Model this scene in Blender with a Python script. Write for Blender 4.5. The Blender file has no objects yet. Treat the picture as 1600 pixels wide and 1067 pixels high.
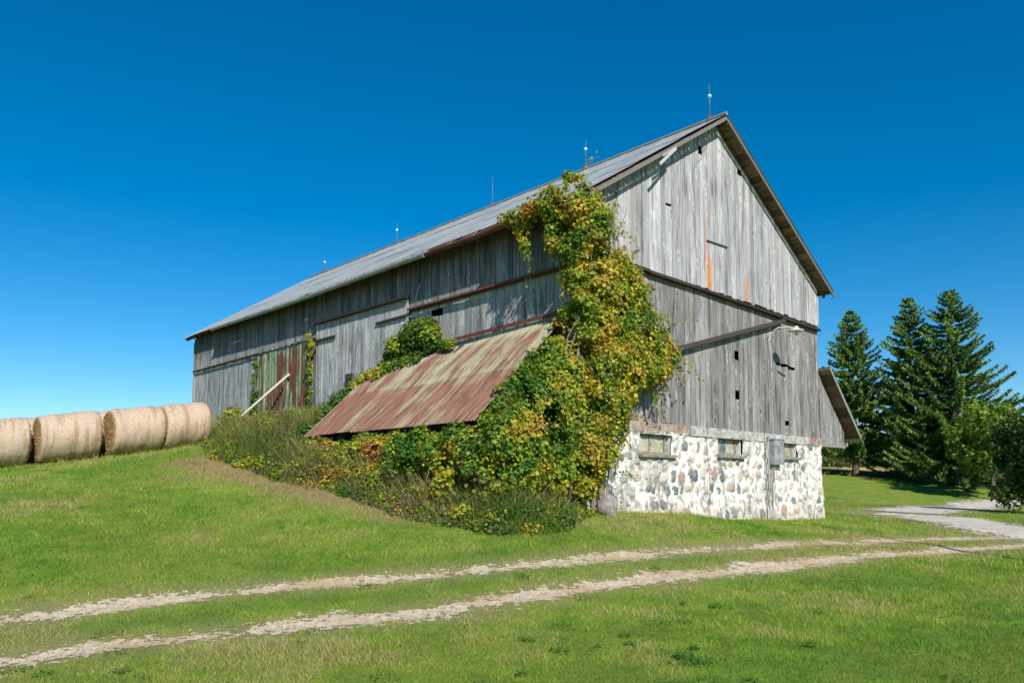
import bpy, math, random
import numpy as np
from mathutils import Vector, Matrix

random.seed(7)
RNG = np.random.default_rng(11)
S = bpy.context.scene
COL = S.collection
R = math.radians

# ------------------------------------------------------------------ camera
CAM = np.array([-12.472, -10.764, -1.391])
cd = bpy.data.cameras.new("camera")
cam = bpy.data.objects.new("camera", cd)
COL.objects.link(cam)
cam.location = CAM
YAW, PITCH = 0.80717, 0.07381
cam.rotation_euler = (math.pi / 2 + PITCH, 0, YAW - math.pi / 2)
cd.sensor_width = 36
cd.lens = 1189.37 / 1600 * 36
cd.shift_y = (671.74 - 533.5) / 1600
cd.clip_end = 3000
cd.clip_start = 0.05
S.camera = cam

# ------------------------------------------------------------------ sky, sun, exposure
SUNV = Vector((-1.1, -2.5, 2.15)).normalized()      # towards the sun
w = bpy.data.worlds.new("World")
S.world = w
w.use_nodes = True
wn = w.node_tree
wn.nodes.clear()
sky = wn.nodes.new("ShaderNodeTexSky")
sky.sky_type = 'NISHITA'
sky.sun_disc = False
sky.sun_elevation = math.asin(SUNV.z)
sky.sun_rotation = math.atan2(SUNV.x, SUNV.y)
sky.air_density = 0.9
sky.dust_density = 0.1
sky.ozone_density = 4.0
hs = wn.nodes.new("ShaderNodeHueSaturation")
hs.inputs['Saturation'].default_value = 1.42
hs.inputs['Value'].default_value = 1.0
hs.inputs['Hue'].default_value = .493
bg = wn.nodes.new("ShaderNodeBackground")
bg.inputs[1].default_value = 0.095
wo = wn.nodes.new("ShaderNodeOutputWorld")
wn.links.new(sky.outputs[0], hs.inputs['Color'])
wn.links.new(hs.outputs[0], bg.inputs[0])
wn.links.new(bg.outputs[0], wo.inputs[0])

sd = bpy.data.lights.new("sun", 'SUN')
sd.energy = 4.8
sd.angle = R(0.5)
sd.color = (1.0, 0.95, 0.86)
sun = bpy.data.objects.new("sun", sd)
COL.objects.link(sun)
sun.rotation_euler = SUNV.to_track_quat('Z', 'Y').to_euler()
S.view_settings.view_transform = 'Standard'
S.view_settings.look = 'None'
S.view_settings.exposure = 0.45
S.view_settings.gamma = 1


# ------------------------------------------------------------------ numpy noise
def _hash(ix, iy, iz, seed):
    h = (ix * 374761393 + iy * 668265263 + iz * 2147483647 + seed * 1274126177) & 0xffffffff
    h = ((h ^ (h >> 13)) * 1274126177) & 0xffffffff
    h = (h ^ (h >> 16)) & 0xffffffff
    return h / 4294967295.0


def vnoise(P, seed=0):
    P = np.asarray(P, float)
    i = np.floor(P).astype(np.int64)
    f = P - i
    f = f * f * (3 - 2 * f)
    out = 0
    for dx in (0, 1):
        for dy in (0, 1):
            for dz in (0, 1):
                wgt = (f[..., 0] if dx else 1 - f[..., 0]) * (f[..., 1] if dy else 1 - f[..., 1]) * (f[..., 2] if dz else 1 - f[..., 2])
                out = out + wgt * _hash(i[..., 0] + dx, i[..., 1] + dy, i[..., 2] + dz, seed)
    return out


def fbm(P, seed=0, o=3):
    P = np.asarray(P, float)
    a, s, t = .5, 0, 0
    for k in range(o):
        s = s + a * vnoise(P * (2 ** k), seed + k)
        t += a
        a *= .5
    return s / t


def fbm2(x, y, sc, seed=0, o=3):
    x = np.asarray(x, float)
    y = np.asarray(y, float) + x * 0
    return fbm(np.stack([x * sc, y * sc, x * 0 + .37], -1), seed, o)


# ------------------------------------------------------------------ object helpers
def tag(o, label=None, cat=None, group=None, kind=None):
    if label: o['label'] = label
    if cat: o['category'] = cat
    if group: o['group'] = group
    if kind: o['kind'] = kind
    return o


def empty(name, loc, label, cat, group=None, rz=0):
    o = bpy.data.objects.new(name, None)
    COL.objects.link(o)
    o.location = loc
    o.rotation_euler = (0, 0, rz)
    o.empty_display_size = .3
    return tag(o, label, cat, group)


def mesh_obj(name, V, F, mat, parent=None, attrs=None, smooth=False, loc=None):
    """V (n,3); F list/array of faces; attrs dict name -> (n,4) point colours. World coords; re-based on parent."""
    V = np.asarray(V, float)
    off = np.zeros(3)
    if parent is not None:
        off = np.array(parent.location)
    elif loc is not None:
        off = np.array(loc, float)
    me = bpy.data.meshes.new(name)
    if isinstance(F, np.ndarray):
        n, k = F.shape
        me.vertices.add(len(V))
        me.vertices.foreach_set('co', (V - off).astype(np.float32).ravel())
        me.loops.add(n * k)
        me.loops.foreach_set('vertex_index', F.astype(np.int32).ravel())
        me.polygons.add(n)
        me.polygons.foreach_set('loop_start', np.arange(0, n * k, k, dtype=np.int32))
        me.update(calc_edges=True)
    else:
        me.from_pydata([tuple(v) for v in (V - off)], [], [tuple(int(i) for i in f) for f in F])
    if attrs:
        for an, arr in attrs.items():
            a = me.color_attributes.new(an, 'FLOAT_COLOR', 'POINT')
            a.data.foreach_set('color', np.asarray(arr, np.float32).ravel())
    if smooth:
        me.polygons.foreach_set('use_smooth', np.ones(len(me.polygons), bool))
    me.materials.append(mat)
    me.validate()
    o = bpy.data.objects.new(name, me)
    COL.objects.link(o)
    if parent is not None:
        o.parent = parent
    elif loc is not None:
        o.location = loc
    return o


class MB:
    """collects solids; built as one mesh, or one mesh per solid with each()"""
    def __init__(s):
        s.V, s.F, s.A, s.G = [], [], [], []

    def add(s, V, F, a=(0, 0, 0, .5)):
        b = len(s.V)
        s.G.append((b, len(s.F), len(V), len(F)))
        s.V += [tuple(v) for v in V]
        s.F += [tuple(i + b for i in f) for f in F]
        s.A += [a] * len(V) if not isinstance(a, list) else a
        return s

    def prism(s, poly, d, a=(0, 0, 0, .5)):
        """poly: list of 3-D points (planar), d: extrusion vector"""
        n = len(poly)
        P = [tuple(p) for p in poly] + [tuple(p[i] + d[i] for i in range(3)) for p in poly]
        F = [tuple(range(n))[::-1], tuple(range(n, 2 * n))]
        F += [(i, (i + 1) % n, n + (i + 1) % n, n + i) for i in range(n)]
        s.add(P, F, a)
        return s

    def box(s, lo, hi, a=(0, 0, 0, .5)):
        x0, y0, z0 = lo
        x1, y1, z1 = hi
        return s.prism([(x0, y0, z0), (x1, y0, z0), (x1, y1, z0), (x0, y1, z0)], (0, 0, z1 - z0), a)

    def bar(s, p, q, wd, ht, a=(0, 0, 0, .5)):
        p, q = Vector(p), Vector(q)
        d = (q - p)
        z = Vector((0, 0, 1)) if abs(d.normalized().z) < .95 else Vector((1, 0, 0))
        sx = d.cross(z).normalized() * wd / 2
        sz = sx.cross(d).normalized() * ht / 2
        c = [p - sx - sz, p + sx - sz, p + sx + sz, p - sx + sz]
        return s.prism(c, tuple(d), a)

    def tube(s, pts, rad, n=8, a=(0, 0, 0, .5)):
        pts = [Vector(p) for p in pts]
        if not hasattr(rad, '__len__'): rad = [rad] * len(pts)
        V, F = [], []
        for i, p in enumerate(pts):
            d = (pts[min(i + 1, len(pts) - 1)] - pts[max(i - 1, 0)]).normalized()
            z = Vector((0, 0, 1)) if abs(d.z) < .9 else Vector((1, 0, 0))
            x = d.cross(z).normalized()
            y = d.cross(x).normalized()
            for k in range(n):
                t = 2 * math.pi * k / n
                V.append(tuple(p + (x * math.cos(t) + y * math.sin(t)) * rad[i]))
        for i in range(len(pts) - 1):
            for k in range(n):
                F.append((i * n + k, i * n + (k + 1) % n, (i + 1) * n + (k + 1) % n, (i + 1) * n + k))
        F.append(tuple(range(n)))
        F.append(tuple(range((len(pts) - 1) * n, len(pts) * n))[::-1])
        return s.add(V, F, a)

    def lathe(s, c, prof, n=16, a=(0, 0, 0, .5), axis='z'):
        V, F = [], []
        for r, h in prof:
            for k in range(n):
                t = 2 * math.pi * k / n
                V.append((c[0] + r * math.cos(t), c[1] + r * math.sin(t), c[2] + h))
        for i in range(len(prof) - 1):
            for k in range(n):
                F.append((i * n + k, i * n + (k + 1) % n, (i + 1) * n + (k + 1) % n, (i + 1) * n + k))
        return s.add(V, F, a)

    def each(s, name, mat, parent=None, smooth=False):
        return [mesh_obj(name, s.V[b:b + nv], [tuple(i - b for i in f) for f in s.F[f0:f0 + nf]], mat, parent, {'Col': np.array(s.A[b:b + nv], float)}, smooth) for (b, f0, nv, nf) in s.G]

    def build(s, name, mat, parent=None, smooth=False, loc=None):
        return mesh_obj(name, s.V, s.F, mat, parent, {'Col': np.array(s.A, float)}, smooth, loc)


# ------------------------------------------------------------------ material helpers
class NT:
    def __init__(s, name, rough=.9, spec=.2):
        s.m = bpy.data.materials.new(name)
        s.m.use_nodes = True
        s.t = s.m.node_tree
        s.b = s.t.nodes['Principled BSDF']
        s.b.inputs['Roughness'].default_value = rough
        s.b.inputs['Specular IOR Level'].default_value = spec

    def n(s, typ, ins=None, **kw):
        nd = s.t.nodes.new('ShaderNode' + typ)
        for k, v in kw.items(): setattr(nd, k, v)
        for k, v in (ins or {}).items(): s.set(nd.inputs[k], v)
        return nd

    def set(s, sock, v):
        if isinstance(v, bpy.types.NodeSocket): s.t.links.new(v, sock)
        elif isinstance(v, (tuple, list)) and len(v) == 3 and sock.type == 'RGBA': sock.default_value = (*v, 1)
        else: sock.default_value = v

    def attr(s, name='Col'):
        return s.n('Attribute', attribute_name=name)

    def obj(s):
        return s.n('TexCoord').outputs['Object']

    def geo(s):
        return s.n('NewGeometry').outputs['Position']

    def sep(s, v):
        return s.n('SeparateXYZ', {0: v}).outputs

    def comb(s, x, y, z):
        return s.n('CombineXYZ', {0: x, 1: y, 2: z}).outputs[0]

    def vmul(s, v, sc):
        return s.n('VectorMath', {0: v, 1: sc}, operation='MULTIPLY').outputs[0]

    def vadd(s, v, sc):
        return s.n('VectorMath', {0: v, 1: sc}, operation='ADD').outputs[0]

    def noise(s, v, scale=1, detail=4, rough=.55, dist=0, col=False):
        nd = s.n('TexNoise', {'Vector': v, 'Scale': scale, 'Detail': detail, 'Roughness': rough, 'Distortion': dist})
        return nd.outputs[1 if col else 0]

    def vor(s, v, scale=1, feature='F1', out='Distance', rnd=1):
        nd = s.n('TexVoronoi', {'Vector': v, 'Scale': scale, 'Randomness': rnd}, feature=feature)
        return nd.outputs[out]

    def m2(s, op, a, b=0, c=None, clamp=False):
        ins = {0: a, 1: b}
        if c is not None: ins[2] = c
        return s.n('Math', ins, operation=op, use_clamp=clamp).outputs[0]

    def ss(s, v, a, b, lo=0., hi=1.):
        return s.n('MapRange', {0: v, 1: a, 2: b, 3: lo, 4: hi}, interpolation_type='SMOOTHSTEP').outputs[0]

    def mix(s, f, a, b, mode='MIX'):
        nd = s.n('Mix', data_type='RGBA', blend_type=mode)
        s.set(nd.inputs[0], f)
        s.set(nd.inputs[6], a)
        s.set(nd.inputs[7], b)
        return nd.outputs[2]

    def ramp(s, f, stops):
        nd = s.n('ValToRGB', {0: f})
        e = nd.color_ramp.elements
        while len(e) > 1: e.remove(e[0])
        e[0].position, e[0].color = stops[0][0], (*stops[0][1], 1)
        for p, c in stops[1:]:
            q = e.new(p)
            q.color = (*c, 1)
        return nd.outputs[0]

    def scale(s, colr, f):
        return s.n('VectorMath', {0: colr, 'Scale': f}, operation='SCALE').outputs[0]

    def base(s, v): s.set(s.b.inputs['Base Color'], v); return s

    def bump(s, h, st=.5, d=.01):
        nd = s.n('Bump', {'Height': h, 'Strength': st, 'Distance': d})
        s.t.links.new(nd.outputs[0], s.b.inputs['Normal'])
        return s


def wood_mat(name, dark, mid, light, knots=1., stains=False, warm=(.3, .22, .15), eave_shade=None):
    """boards carry Col = (a, b, random, brightness)"""
    n = NT(name, .92, .12)
    A = n.attr()
    a, b, r = n.sep(A.outputs['Vector'])
    br = A.outputs['Alpha']
    off = n.m2('MULTIPLY', r, 37.)
    v = n.comb(n.m2('ADD', a, off), n.m2('ADD', b, off), r)
    kn = n.vor(n.vmul(v, (5.5, 1.7, 3.)), 1.)
    kd = n.noise(n.vmul(v, (3., 1.4, 1.)), 1., 2)
    v2 = n.vadd(v, n.comb(n.m2('MULTIPLY', n.m2('SUBTRACT', kd, .5), .16), 0., n.m2('MULTIPLY', kn, .12)))
    g = n.noise(n.vmul(v2, (42., 1.5, 4.)), 1., 6, .65)
    g2 = n.noise(n.vmul(v2, (150., 4., 8.)), 1., 3, .6)
    bl = n.noise(n.vmul(v, (2.2, .8, 1.)), 1., 5, .6)
    f = n.m2('ADD', n.m2('MULTIPLY', g, .62), n.m2('ADD', n.m2('MULTIPLY', g2, .2), n.m2('MULTIPLY', bl, .3)))
    c = n.ramp(f, [(.36, dark), (.54, mid), (.74, light)])
    c = n.mix(n.ss(r, .86, 1., 0., .25), c, warm)
    km = n.ss(kn, .05, .16, 1., 0.)
    kh = n.m2('MULTIPLY', n.ss(kn, .12, .2), n.ss(kn, .2, .34, 1., 0.))
    pick = n.ss(n.noise(n.vmul(v, (1.3, .6, 9.)), 1., 1), .42, .5)
    c = n.mix(n.m2('MULTIPLY', n.m2('MULTIPLY', km, pick), .75 * knots), c, tuple(x * .45 for x in dark))
    c = n.mix(n.m2('MULTIPLY', kh, n.m2('MULTIPLY', pick, .35 * knots)), c, tuple(min(1, x * 1.25) for x in light))
    # weather streaks running down
    st = n.noise(n.vmul(n.comb(a, b, 0.), (7., .55, 1.)), 1., 4, .6)
    c = n.mix(n.ss(st, .5, .7, 0., .75), c, tuple(x * .7 for x in dark))
    c = n.scale(c, n.m2('ADD', n.m2('MULTIPLY', br, 1.05), .46))
    if eave_shade:  # shade under the eave, mixed into the wood colour towards the top
        z0, z1, cc = eave_shade
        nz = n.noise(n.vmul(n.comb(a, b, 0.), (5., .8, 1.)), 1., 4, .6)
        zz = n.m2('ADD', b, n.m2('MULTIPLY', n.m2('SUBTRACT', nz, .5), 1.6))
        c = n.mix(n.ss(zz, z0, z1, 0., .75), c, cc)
    if stains:
        nz = n.noise(n.vmul(n.comb(a, b, 0.), (14., 1.1, 1.)), 1., 4, .7)
        for (ax, wd, zlo, zhi, amt, cc) in stains:
            da = n.m2('ABSOLUTE', n.m2('SUBTRACT', a, ax))
            wv = n.m2('MULTIPLY', n.ss(b, zlo, zhi, 1., .0), wd)
            mk = n.ss(n.m2('ADD', n.m2('SUBTRACT', da, n.m2('MULTIPLY', n.m2('POWER', n.m2('MAXIMUM', wv, 0.), .5), wd ** .5)), n.m2('MULTIPLY', n.m2('SUBTRACT', nz, .5), .22)), -.03, .02, 1., 0.)
            mk = n.m2('MULTIPLY', mk, n.ss(b, zlo - .1, zlo))
            mk = n.m2('MULTIPLY', mk, n.m2('MULTIPLY', n.ss(b, zhi - .3, zhi, 1., 0.), n.ss(nz, .36, .52)))
            c = n.mix(n.m2('MULTIPLY', mk, amt), c, cc)
    n.base(c)
    hh = n.m2('SUBTRACT', n.m2('ADD', n.m2('MULTIPLY', g, .7), n.m2('MULTIPLY', g2, .3)), n.m2('MULTIPLY', km, .4))
    n.bump(hh, .6, .012)
    return n.m


def simple_mat(name, c, rough=.8, metal=0., var=.35, sc=6., spec=.3, bump=.3, c2=None, c2amt=.5):
    n = NT(name, rough, spec)
    n.b.inputs['Metallic'].default_value = metal
    nz = n.noise(n.obj(), sc, 6, .65)
    k = n.mix(n.ss(nz, .3, .7), tuple(x * (1 - var) for x in c), tuple(min(1, x * (1 + var)) for x in c))
    if c2:
        k = n.mix(n.m2('MULTIPLY', n.ss(n.noise(n.obj(), sc * .35, 5, .7), .48, .6), c2amt), k, c2)
    n.base(k)
    n.bump(nz, bump, .01)
    return n.m


M = {}
M['wood_gable'] = wood_mat('weathered_gable_wood', (.15, .146, .15), (.34, .334, .34), (.55, .545, .545), 1.25,
    stains=[(5.03, .13, 3.86, 5.0, .9, (.55, .2, .03)), (4.84, .05, 4.6, 6.9, .7, (.42, .15, .06)), (6.93, .09, 3.84, 4.75, .85, (.5, .2, .04)), (4.80, .06, 4.3, 5.4, .6, (.3, .07, .03))])
M['wood_low'] = wood_mat('weathered_lower_wood', (.06, .056, .054), (.205, .196, .192), (.42, .41, .40), 1.5)
M['wood_side'] = wood_mat('weathered_side_wood', (.06, .058, .06), (.30, .298, .305), (.6, .595, .59), .9, eave_shade=(3.4, 4.9, (.04, .032, .032)))  # upper boards painted darker: some weathering, mostly eave shade
M['wood_trim'] = wood_mat('dark_trim_wood', (.035, .028, .024), (.085, .068, .055), (.17, .13, .1), .4)
M['ledge'] = wood_mat('black_ledge_wood', (.015, .013, .012), (.045, .036, .03), (.1, .075, .06), .4)
M['wood_sill'] = simple_mat('old_sill_beam', (.36, .36, .34), .9, sc=7, c2=(.2, .12, .08), c2amt=.3)
M['rust_sill'] = simple_mat('rust_stained_sill_beam', (.3, .24, .2), .9, sc=7, c2=(.2, .09, .05), c2amt=.6)
M['soffit'] = wood_mat('roof_underside_boards', (.06, .04, .025), (.16, .1, .06), (.28, .19, .12), .6)
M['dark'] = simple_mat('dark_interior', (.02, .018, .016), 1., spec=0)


# ------------------------------------------------------------------ terrain
CP = [(11.5, 0, -2.40), (5.7, 0, -2.24), (0.3, 0, -1.93), (2, -1.5, -2.2), (7, -2.5, -2.6), (12, -3, -2.7),
      (-8.14, 14.19, -.96), (-6.47, 13.96, -.70), (-4.58, 14.2, -.40), (-2.79, 14.5, -.12),
      (-3.82, 5.93, -1.32), (-4.35, 9.15, -.73), (-3.5, 1.53, -1.96), (-2.93, -.8, -2.22), (-1.03, -.14, -2.0),
      (-10.61, -.46, -2.87), (-10.87, -1.99, -3.0), (-8.5, 3.5, -2.15), (-7.5, 8.5, -1.5), (-11, 6, -1.9), (-13, 12, -1.5),
      (-6, 2, -2.25), (-5, -3, -2.68), (-9, -5, -3.0), (-6, -8, -3.0), (0, -6, -2.9), (-12.5, -10.8, -3.0), (-2, -12, -3.0), (4, -9, -3.0),
      (-16, -4, -3.0), (-20, 4, -2.4), (-22, -12, -3.2), (-14, -20, -3.1), (5, -20, -3.2), (20, -20, -3.3),
      (10.6, -5.6, -2.88), (13.5, -5, -2.75), (20, -6, -2.75), (24.7, -1.9, -2.47), (27.4, 6.6, -2.1), (38, 3.6, -2.72), (37, -8, -2.9), (16, 4, -2.4),
      (50.8, 14.6, -.45), (52.1, 10.6, -1.0), (51.7, 8.3, -1.25), (52, -4, -2.2), (44, 22, -.4), (60, 40, .5),
      (0, 14, .7), (0, 8, -.1), (0, 21.5, .45), (-2, 21, .3), (-2.6, 4, -1.2), (-2.6, 7, -.6), (-1, 3, -1.5), (6, 11, -.6), (11.5, 22, .2), (12, 10, -1.8),
      (-8, 25, -.3), (-20, 24, -1.2), (-20, 50, -.6), (0, 45, .3), (30, 45, .2), (-50, 30, -2.5), (-50, -30, -3.5), (50, -40, -3.5)]
CP = np.array(CP, float)


def _tpsk(d2): return 0.5 * d2 * np.log(d2 + 1e-9)


def _fit():
    n = len(CP)
    d2 = ((CP[:, None, :2] - CP[None, :, :2]) ** 2).sum(-1)
    K = _tpsk(d2) + np.eye(n) * 1.5
    P = np.c_[np.ones(n), CP[:, :2]]
    A = np.block([[K, P], [P.T, np.zeros((3, 3))]])
    return np.linalg.solve(A, np.r_[CP[:, 2], 0, 0, 0])


TW = _fit()


def ground(x, y):
    x = np.asarray(x, float)
    y = np.asarray(y, float)
    sh = np.broadcast(x, y).shape
    xf = np.broadcast_to(x, sh).ravel()
    yf = np.broadcast_to(y, sh).ravel()
    out = np.empty(len(xf))
    for i in range(0, len(xf), 20000):
        a, b = xf[i:i + 20000], yf[i:i + 20000]
        d2 = (a[:, None] - CP[None, :, 0]) ** 2 + (b[:, None] - CP[None, :, 1]) ** 2
        out[i:i + 20000] = _tpsk(d2) @ TW[:-3] + TW[-3] + TW[-2] * a + TW[-1] * b
    # far: settle to a gently rising plain
    r = np.hypot(xf - 5, yf - 5)
    far = np.where(xf > 0, -1.0 + np.clip((r - 50) / 70, 0, 1) * 3.0, -2.6 + .0 * r)
    t = np.clip((r - 48) / 30, 0, 1)
    t = t * t * (3 - 2 * t)
    out = out * (1 - t) + far * t
    out += (fbm2(xf, yf, .55, 5, 3) - .5) * .14 * np.clip(1.2 - r / 80, 0.3, 1)
    return out.reshape(sh)


def gz(x, y): return float(ground(np.array([x]), np.array([y]))[0])


# track centrelines (world xy); worked out from where the two ruts lie on the lawn
def img_ground(u, v):
    fw = np.array([math.cos(YAW) * math.cos(PITCH), math.sin(YAW) * math.cos(PITCH), math.sin(PITCH)])
    rt = np.array([math.sin(YAW), -math.cos(YAW), 0])
    up = np.cross(rt, fw)
    d = fw + rt * (u - 800) / 1189.37 - up * (v - 671.74) / 1189.37
    t = np.linspace(3, 70, 3000)
    P = CAM + t[:, None] * d
    h = P[:, 2] - ground(P[:, 0], P[:, 1])
    k = np.argmax(h < 0)
    return P[k, :2]


RUT1 = np.array([img_ground(*q) for q in [(-260, 1000), (0, 968), (150, 948), (300, 930), (450, 915), (600, 903), (800, 886), (1000, 866), (1150, 855), (1300, 847), (1450, 841), (1600, 838)]])
RUT2 = np.array([img_ground(*q) for q in [(-260, 1075), (0, 1032), (130, 1010), (300, 993), (480, 975), (700, 950), (900, 920), (1100, 896), (1300, 874), (1450, 862), (1600, 851), (1800, 842)]])
PATH = np.array([img_ground(*q) for q in [(290, 722), (360, 738), (430, 752), (500, 770), (580, 790), (640, 808)]])


def smooth_line(P, n=240):
    P = np.asarray(P)
    s = np.r_[0, np.cumsum(np.hypot(*np.diff(P, axis=0).T))]
    t = np.linspace(0, s[-1], n)
    Q = np.c_[np.interp(t, s, P[:, 0]), np.interp(t, s, P[:, 1])]
    for _ in range(int(n / 6)):
        Q[1:-1] = (Q[:-2] + 2 * Q[1:-1] + Q[2:]) / 4
    return Q


L1, L2, LP = smooth_line(RUT1), smooth_line(RUT2), smooth_line(PATH, 60)


def dist_line(x, y, L):
    out = np.empty(len(x))
    for i in range(0, len(x), 8000):
        out[i:i + 8000] = np.sqrt(((x[i:i + 8000, None] - L[None, :, 0]) ** 2 + (y[i:i + 8000, None] - L[None, :, 1]) ** 2).min(1))
    return out


# gravel drive: polygon in world xy
DRV_IMG_TOP = [(1385, 801), (1450, 794), (1530, 786), (1600, 781)]
DRIVE = smooth_line([img_ground(*q) for q in [(1375, 802), (1440, 807), (1520, 818), (1600, 831), (1720, 850)]], 200)
DRIVE2 = smooth_line([img_ground(*q) for q in [(1410, 801), (1470, 795), (1530, 788), (1600, 784), (1700, 782)]], 200)


def drive_d(x, y):
    s1 = np.minimum(dist_line(x, y, DRIVE) - 1.5, dist_line(x, y, DRIVE2) - 1.4)
    return s1


def grid_axis(lo, hi, c0, c1, h):
    core = list(np.arange(c0, c1 + h / 2, h))
    a, st = c0, h
    left = []
    while a > lo:
        st *= 1.18
        a -= st
        left.append(a)
    b, st = core[-1], h
    right = []
    while b < hi:
        st *= 1.18
        b += st
        right.append(b)
    return np.array(left[::-1] + core + right)


gx = grid_axis(-900, 1400, -22, 34, .3)
gy = grid_axis(-600, 1400, -14, 26, .3)
GX, GY = np.meshgrid(gx, gy, indexing='ij')
GZ = ground(GX, GY)
nx, ny = GX.shape
xf, yf = GX.ravel(), GY.ravel()
near = np.hypot(xf + 5, yf + 2) < 60
dr1 = np.full(len(xf), 9.)
dr2 = dr1.copy(); dpp = dr1.copy()
dr1[near] = np.minimum(dist_line(xf[near], yf[near], L1), dist_line(xf[near], yf[near], L2))
dpp[near] = dist_line(xf[near], yf[near], LP)
GZ = GZ - (.03 * np.exp(-(dr1 / .33) ** 2)).reshape(GX.shape)
drv = np.full(len(xf), 9.)
nd2 = np.hypot(xf - 30, yf) < 70
drv[nd2] = drive_d(xf[nd2], yf[nd2])
dl = np.minimum(1, np.hypot(xf - 60, yf - 20) / 100)
gcol = np.stack([np.clip(dr1, 0, 9), np.clip(dpp, 0, 9), np.clip(drv, -2, 9), np.ones(len(xf))], -1)
idx = np.arange(nx * ny).reshape(nx, ny)
GF = np.stack([idx[:-1, :-1], idx[1:, :-1], idx[1:, 1:], idx[:-1, 1:]], -1).reshape(-1, 4)

n = NT('lawn_ground', .95, .1)
P = n.geo()
A = n.attr()
rut, pth, dv = n.sep(A.outputs['Vector'])
big = n.noise(P, .35, 4, .6)
medn = n.noise(P, 1.6, 5, .65)
fin = n.noise(P, 14., 5, .7)
vf = n.noise(n.vmul(P, (1., 1., .3)), 60., 3, .7)
green = n.mix(n.ss(medn, .35, .65), (.095, .175, .018), (.18, .25, .032))
green = n.mix(n.ss(big, .42, .62, 0., .5), green, (.2, .2, .045))
green = n.mix(n.ss(fin, .5, .7, 0., .5), green, (.06, .1, .016))
green = n.mix(n.ss(vf, .5, .7, 0., .35), green, (.24, .22, .08))
dirt = n.mix(n.ss(fin, .3, .7), (.3, .23, .15), (.5, .42, .31))
rm = n.ss(n.m2('ADD', rut, n.m2('MULTIPLY', n.m2('SUBTRACT', medn, .5), 1.4)), .15, 1.0, .55, 0.)
green = n.mix(rm, green, (.27, .22, .12))
pm = n.ss(n.m2('ADD', pth, n.m2('MULTIPLY', n.m2('SUBTRACT', medn, .5), 1.2)), .15, .9, .8, 0.)
green = n.mix(pm, green, (.27, .19, .1))
dm = n.ss(n.m2('ADD', dv, n.m2('MULTIPLY', n.m2('SUBTRACT', medn, .5), 1.4)), -.1, 1.0, .6, 0.)
green = n.mix(dm, green, (.3, .24, .15))
# dry crop field far beyond the trees
px, py, pz = n.sep(P)
fd = n.ss(n.m2('ADD', px, n.m2('MULTIPLY', py, .35)), 62., 66.)
green = n.mix(n.m2('MULTIPLY', fd, .9), green, n.mix(n.noise(P, .3, 4), (.42, .27, .1), (.5, .36, .17)))
n.base(green)
n.bump(n.m2('ADD', n.m2('MULTIPLY', fin, .6), n.m2('MULTIPLY', vf, .4)), .9, .05)
M['lawn'] = n.m
lawn = mesh_obj('ground', np.stack([xf, yf, GZ.ravel()], -1), GF, M['lawn'], None, {'Col': gcol}, True)
tag(lawn, kind='structure')


def ground_mesh_z(x, y):
    """height of the ground sheet itself (bilinear on its grid)"""
    i = np.clip(np.searchsorted(gx, x) - 1, 0, nx - 2)
    j = np.clip(np.searchsorted(gy, y) - 1, 0, ny - 2)
    tx = (x - gx[i]) / (gx[i + 1] - gx[i])
    ty = (y - gy[j]) / (gy[j + 1] - gy[j])
    return (GZ[i, j] * (1 - tx) * (1 - ty) + GZ[i + 1, j] * tx * (1 - ty) + GZ[i, j + 1] * (1 - tx) * ty + GZ[i + 1, j + 1] * tx * ty)


# dirt sheets laid on the lawn
def dirt_strip(name, L, half, step, thr, mat, seed, lift=.005):
    T = np.gradient(L, axis=0)
    T /= np.linalg.norm(T, axis=1)[:, None]
    s = np.r_[0, np.cumsum(np.hypot(*np.diff(L, axis=0).T))]
    ns = int(s[-1] / step)
    t = np.linspace(0, s[-1], ns)
    cx = np.interp(t, s, L[:, 0]); cy = np.interp(t, s, L[:, 1])
    tx = np.interp(t, s, T[:, 0]); ty = np.interp(t, s, T[:, 1])
    ww = np.arange(-half, half + 1e-6, step)
    X = cx[:, None] - ty[:, None] * ww
    Y = cy[:, None] + tx[:, None] * ww
    d = np.abs(ww)[None, :] + 0 * X
    nz = fbm2(X, Y, 1.3, seed, 2) * .55 + fbm2(X, Y, 7., seed + 9, 3) * .45
    nz = nz * .55 + fbm2(X, Y, 18., seed + 19, 3) * .45
    keep = (d / half) * .8 + (nz - .5) * 2.6 < thr(t)[:, None]
    Z = ground_mesh_z(X, Y) + lift
    m, k = X.shape
    ix = np.arange(m * k).reshape(m, k)
    F = np.stack([ix[:-1, :-1], ix[1:, :-1], ix[1:, 1:], ix[:-1, 1:]], -1)[keep[:-1, :-1]]
    used = np.unique(F)
    mp = np.full(m * k, -1); mp[used] = np.arange(len(used))
    V = np.stack([X.ravel(), Y.ravel(), Z.ravel()], -1)[used]
    o = mesh_obj(name, V, mp[F], mat, None, None, True)
    tag(o, kind='structure')
    return o


n = NT('pale_gravel_dirt', .95, .15)
P = n.geo()
a1 = n.noise(P, 9., 6, .7)
a2 = n.vor(P, 38., out='Color')
a3 = n.noise(P, 1.1, 3, .6)
c = n.mix(n.ss(a1, .3, .7), (.32, .24, .15), (.64, .53, .38))
c = n.mix(.35, c, n.mix(n.sep(a2)[0], (.26, .21, .16), (.72, .64, .52)))
c = n.mix(n.ss(a3, .46, .66, 0., .7), c, (.42, .29, .17))
n.base(c)
n.bump(n.m2('ADD', a1, n.m2('MULTIPLY', n.vor(P, 38.), .8)), .8, .02)
M['dirt'] = n.m
def arc_of(L, u, v):
    p = img_ground(u, v)
    s_ = np.r_[0, np.cumsum(np.hypot(*np.diff(L, axis=0).T))]
    return s_[np.argmin(np.hypot(L[:, 0] - p[0], L[:, 1] - p[1]))]


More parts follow.
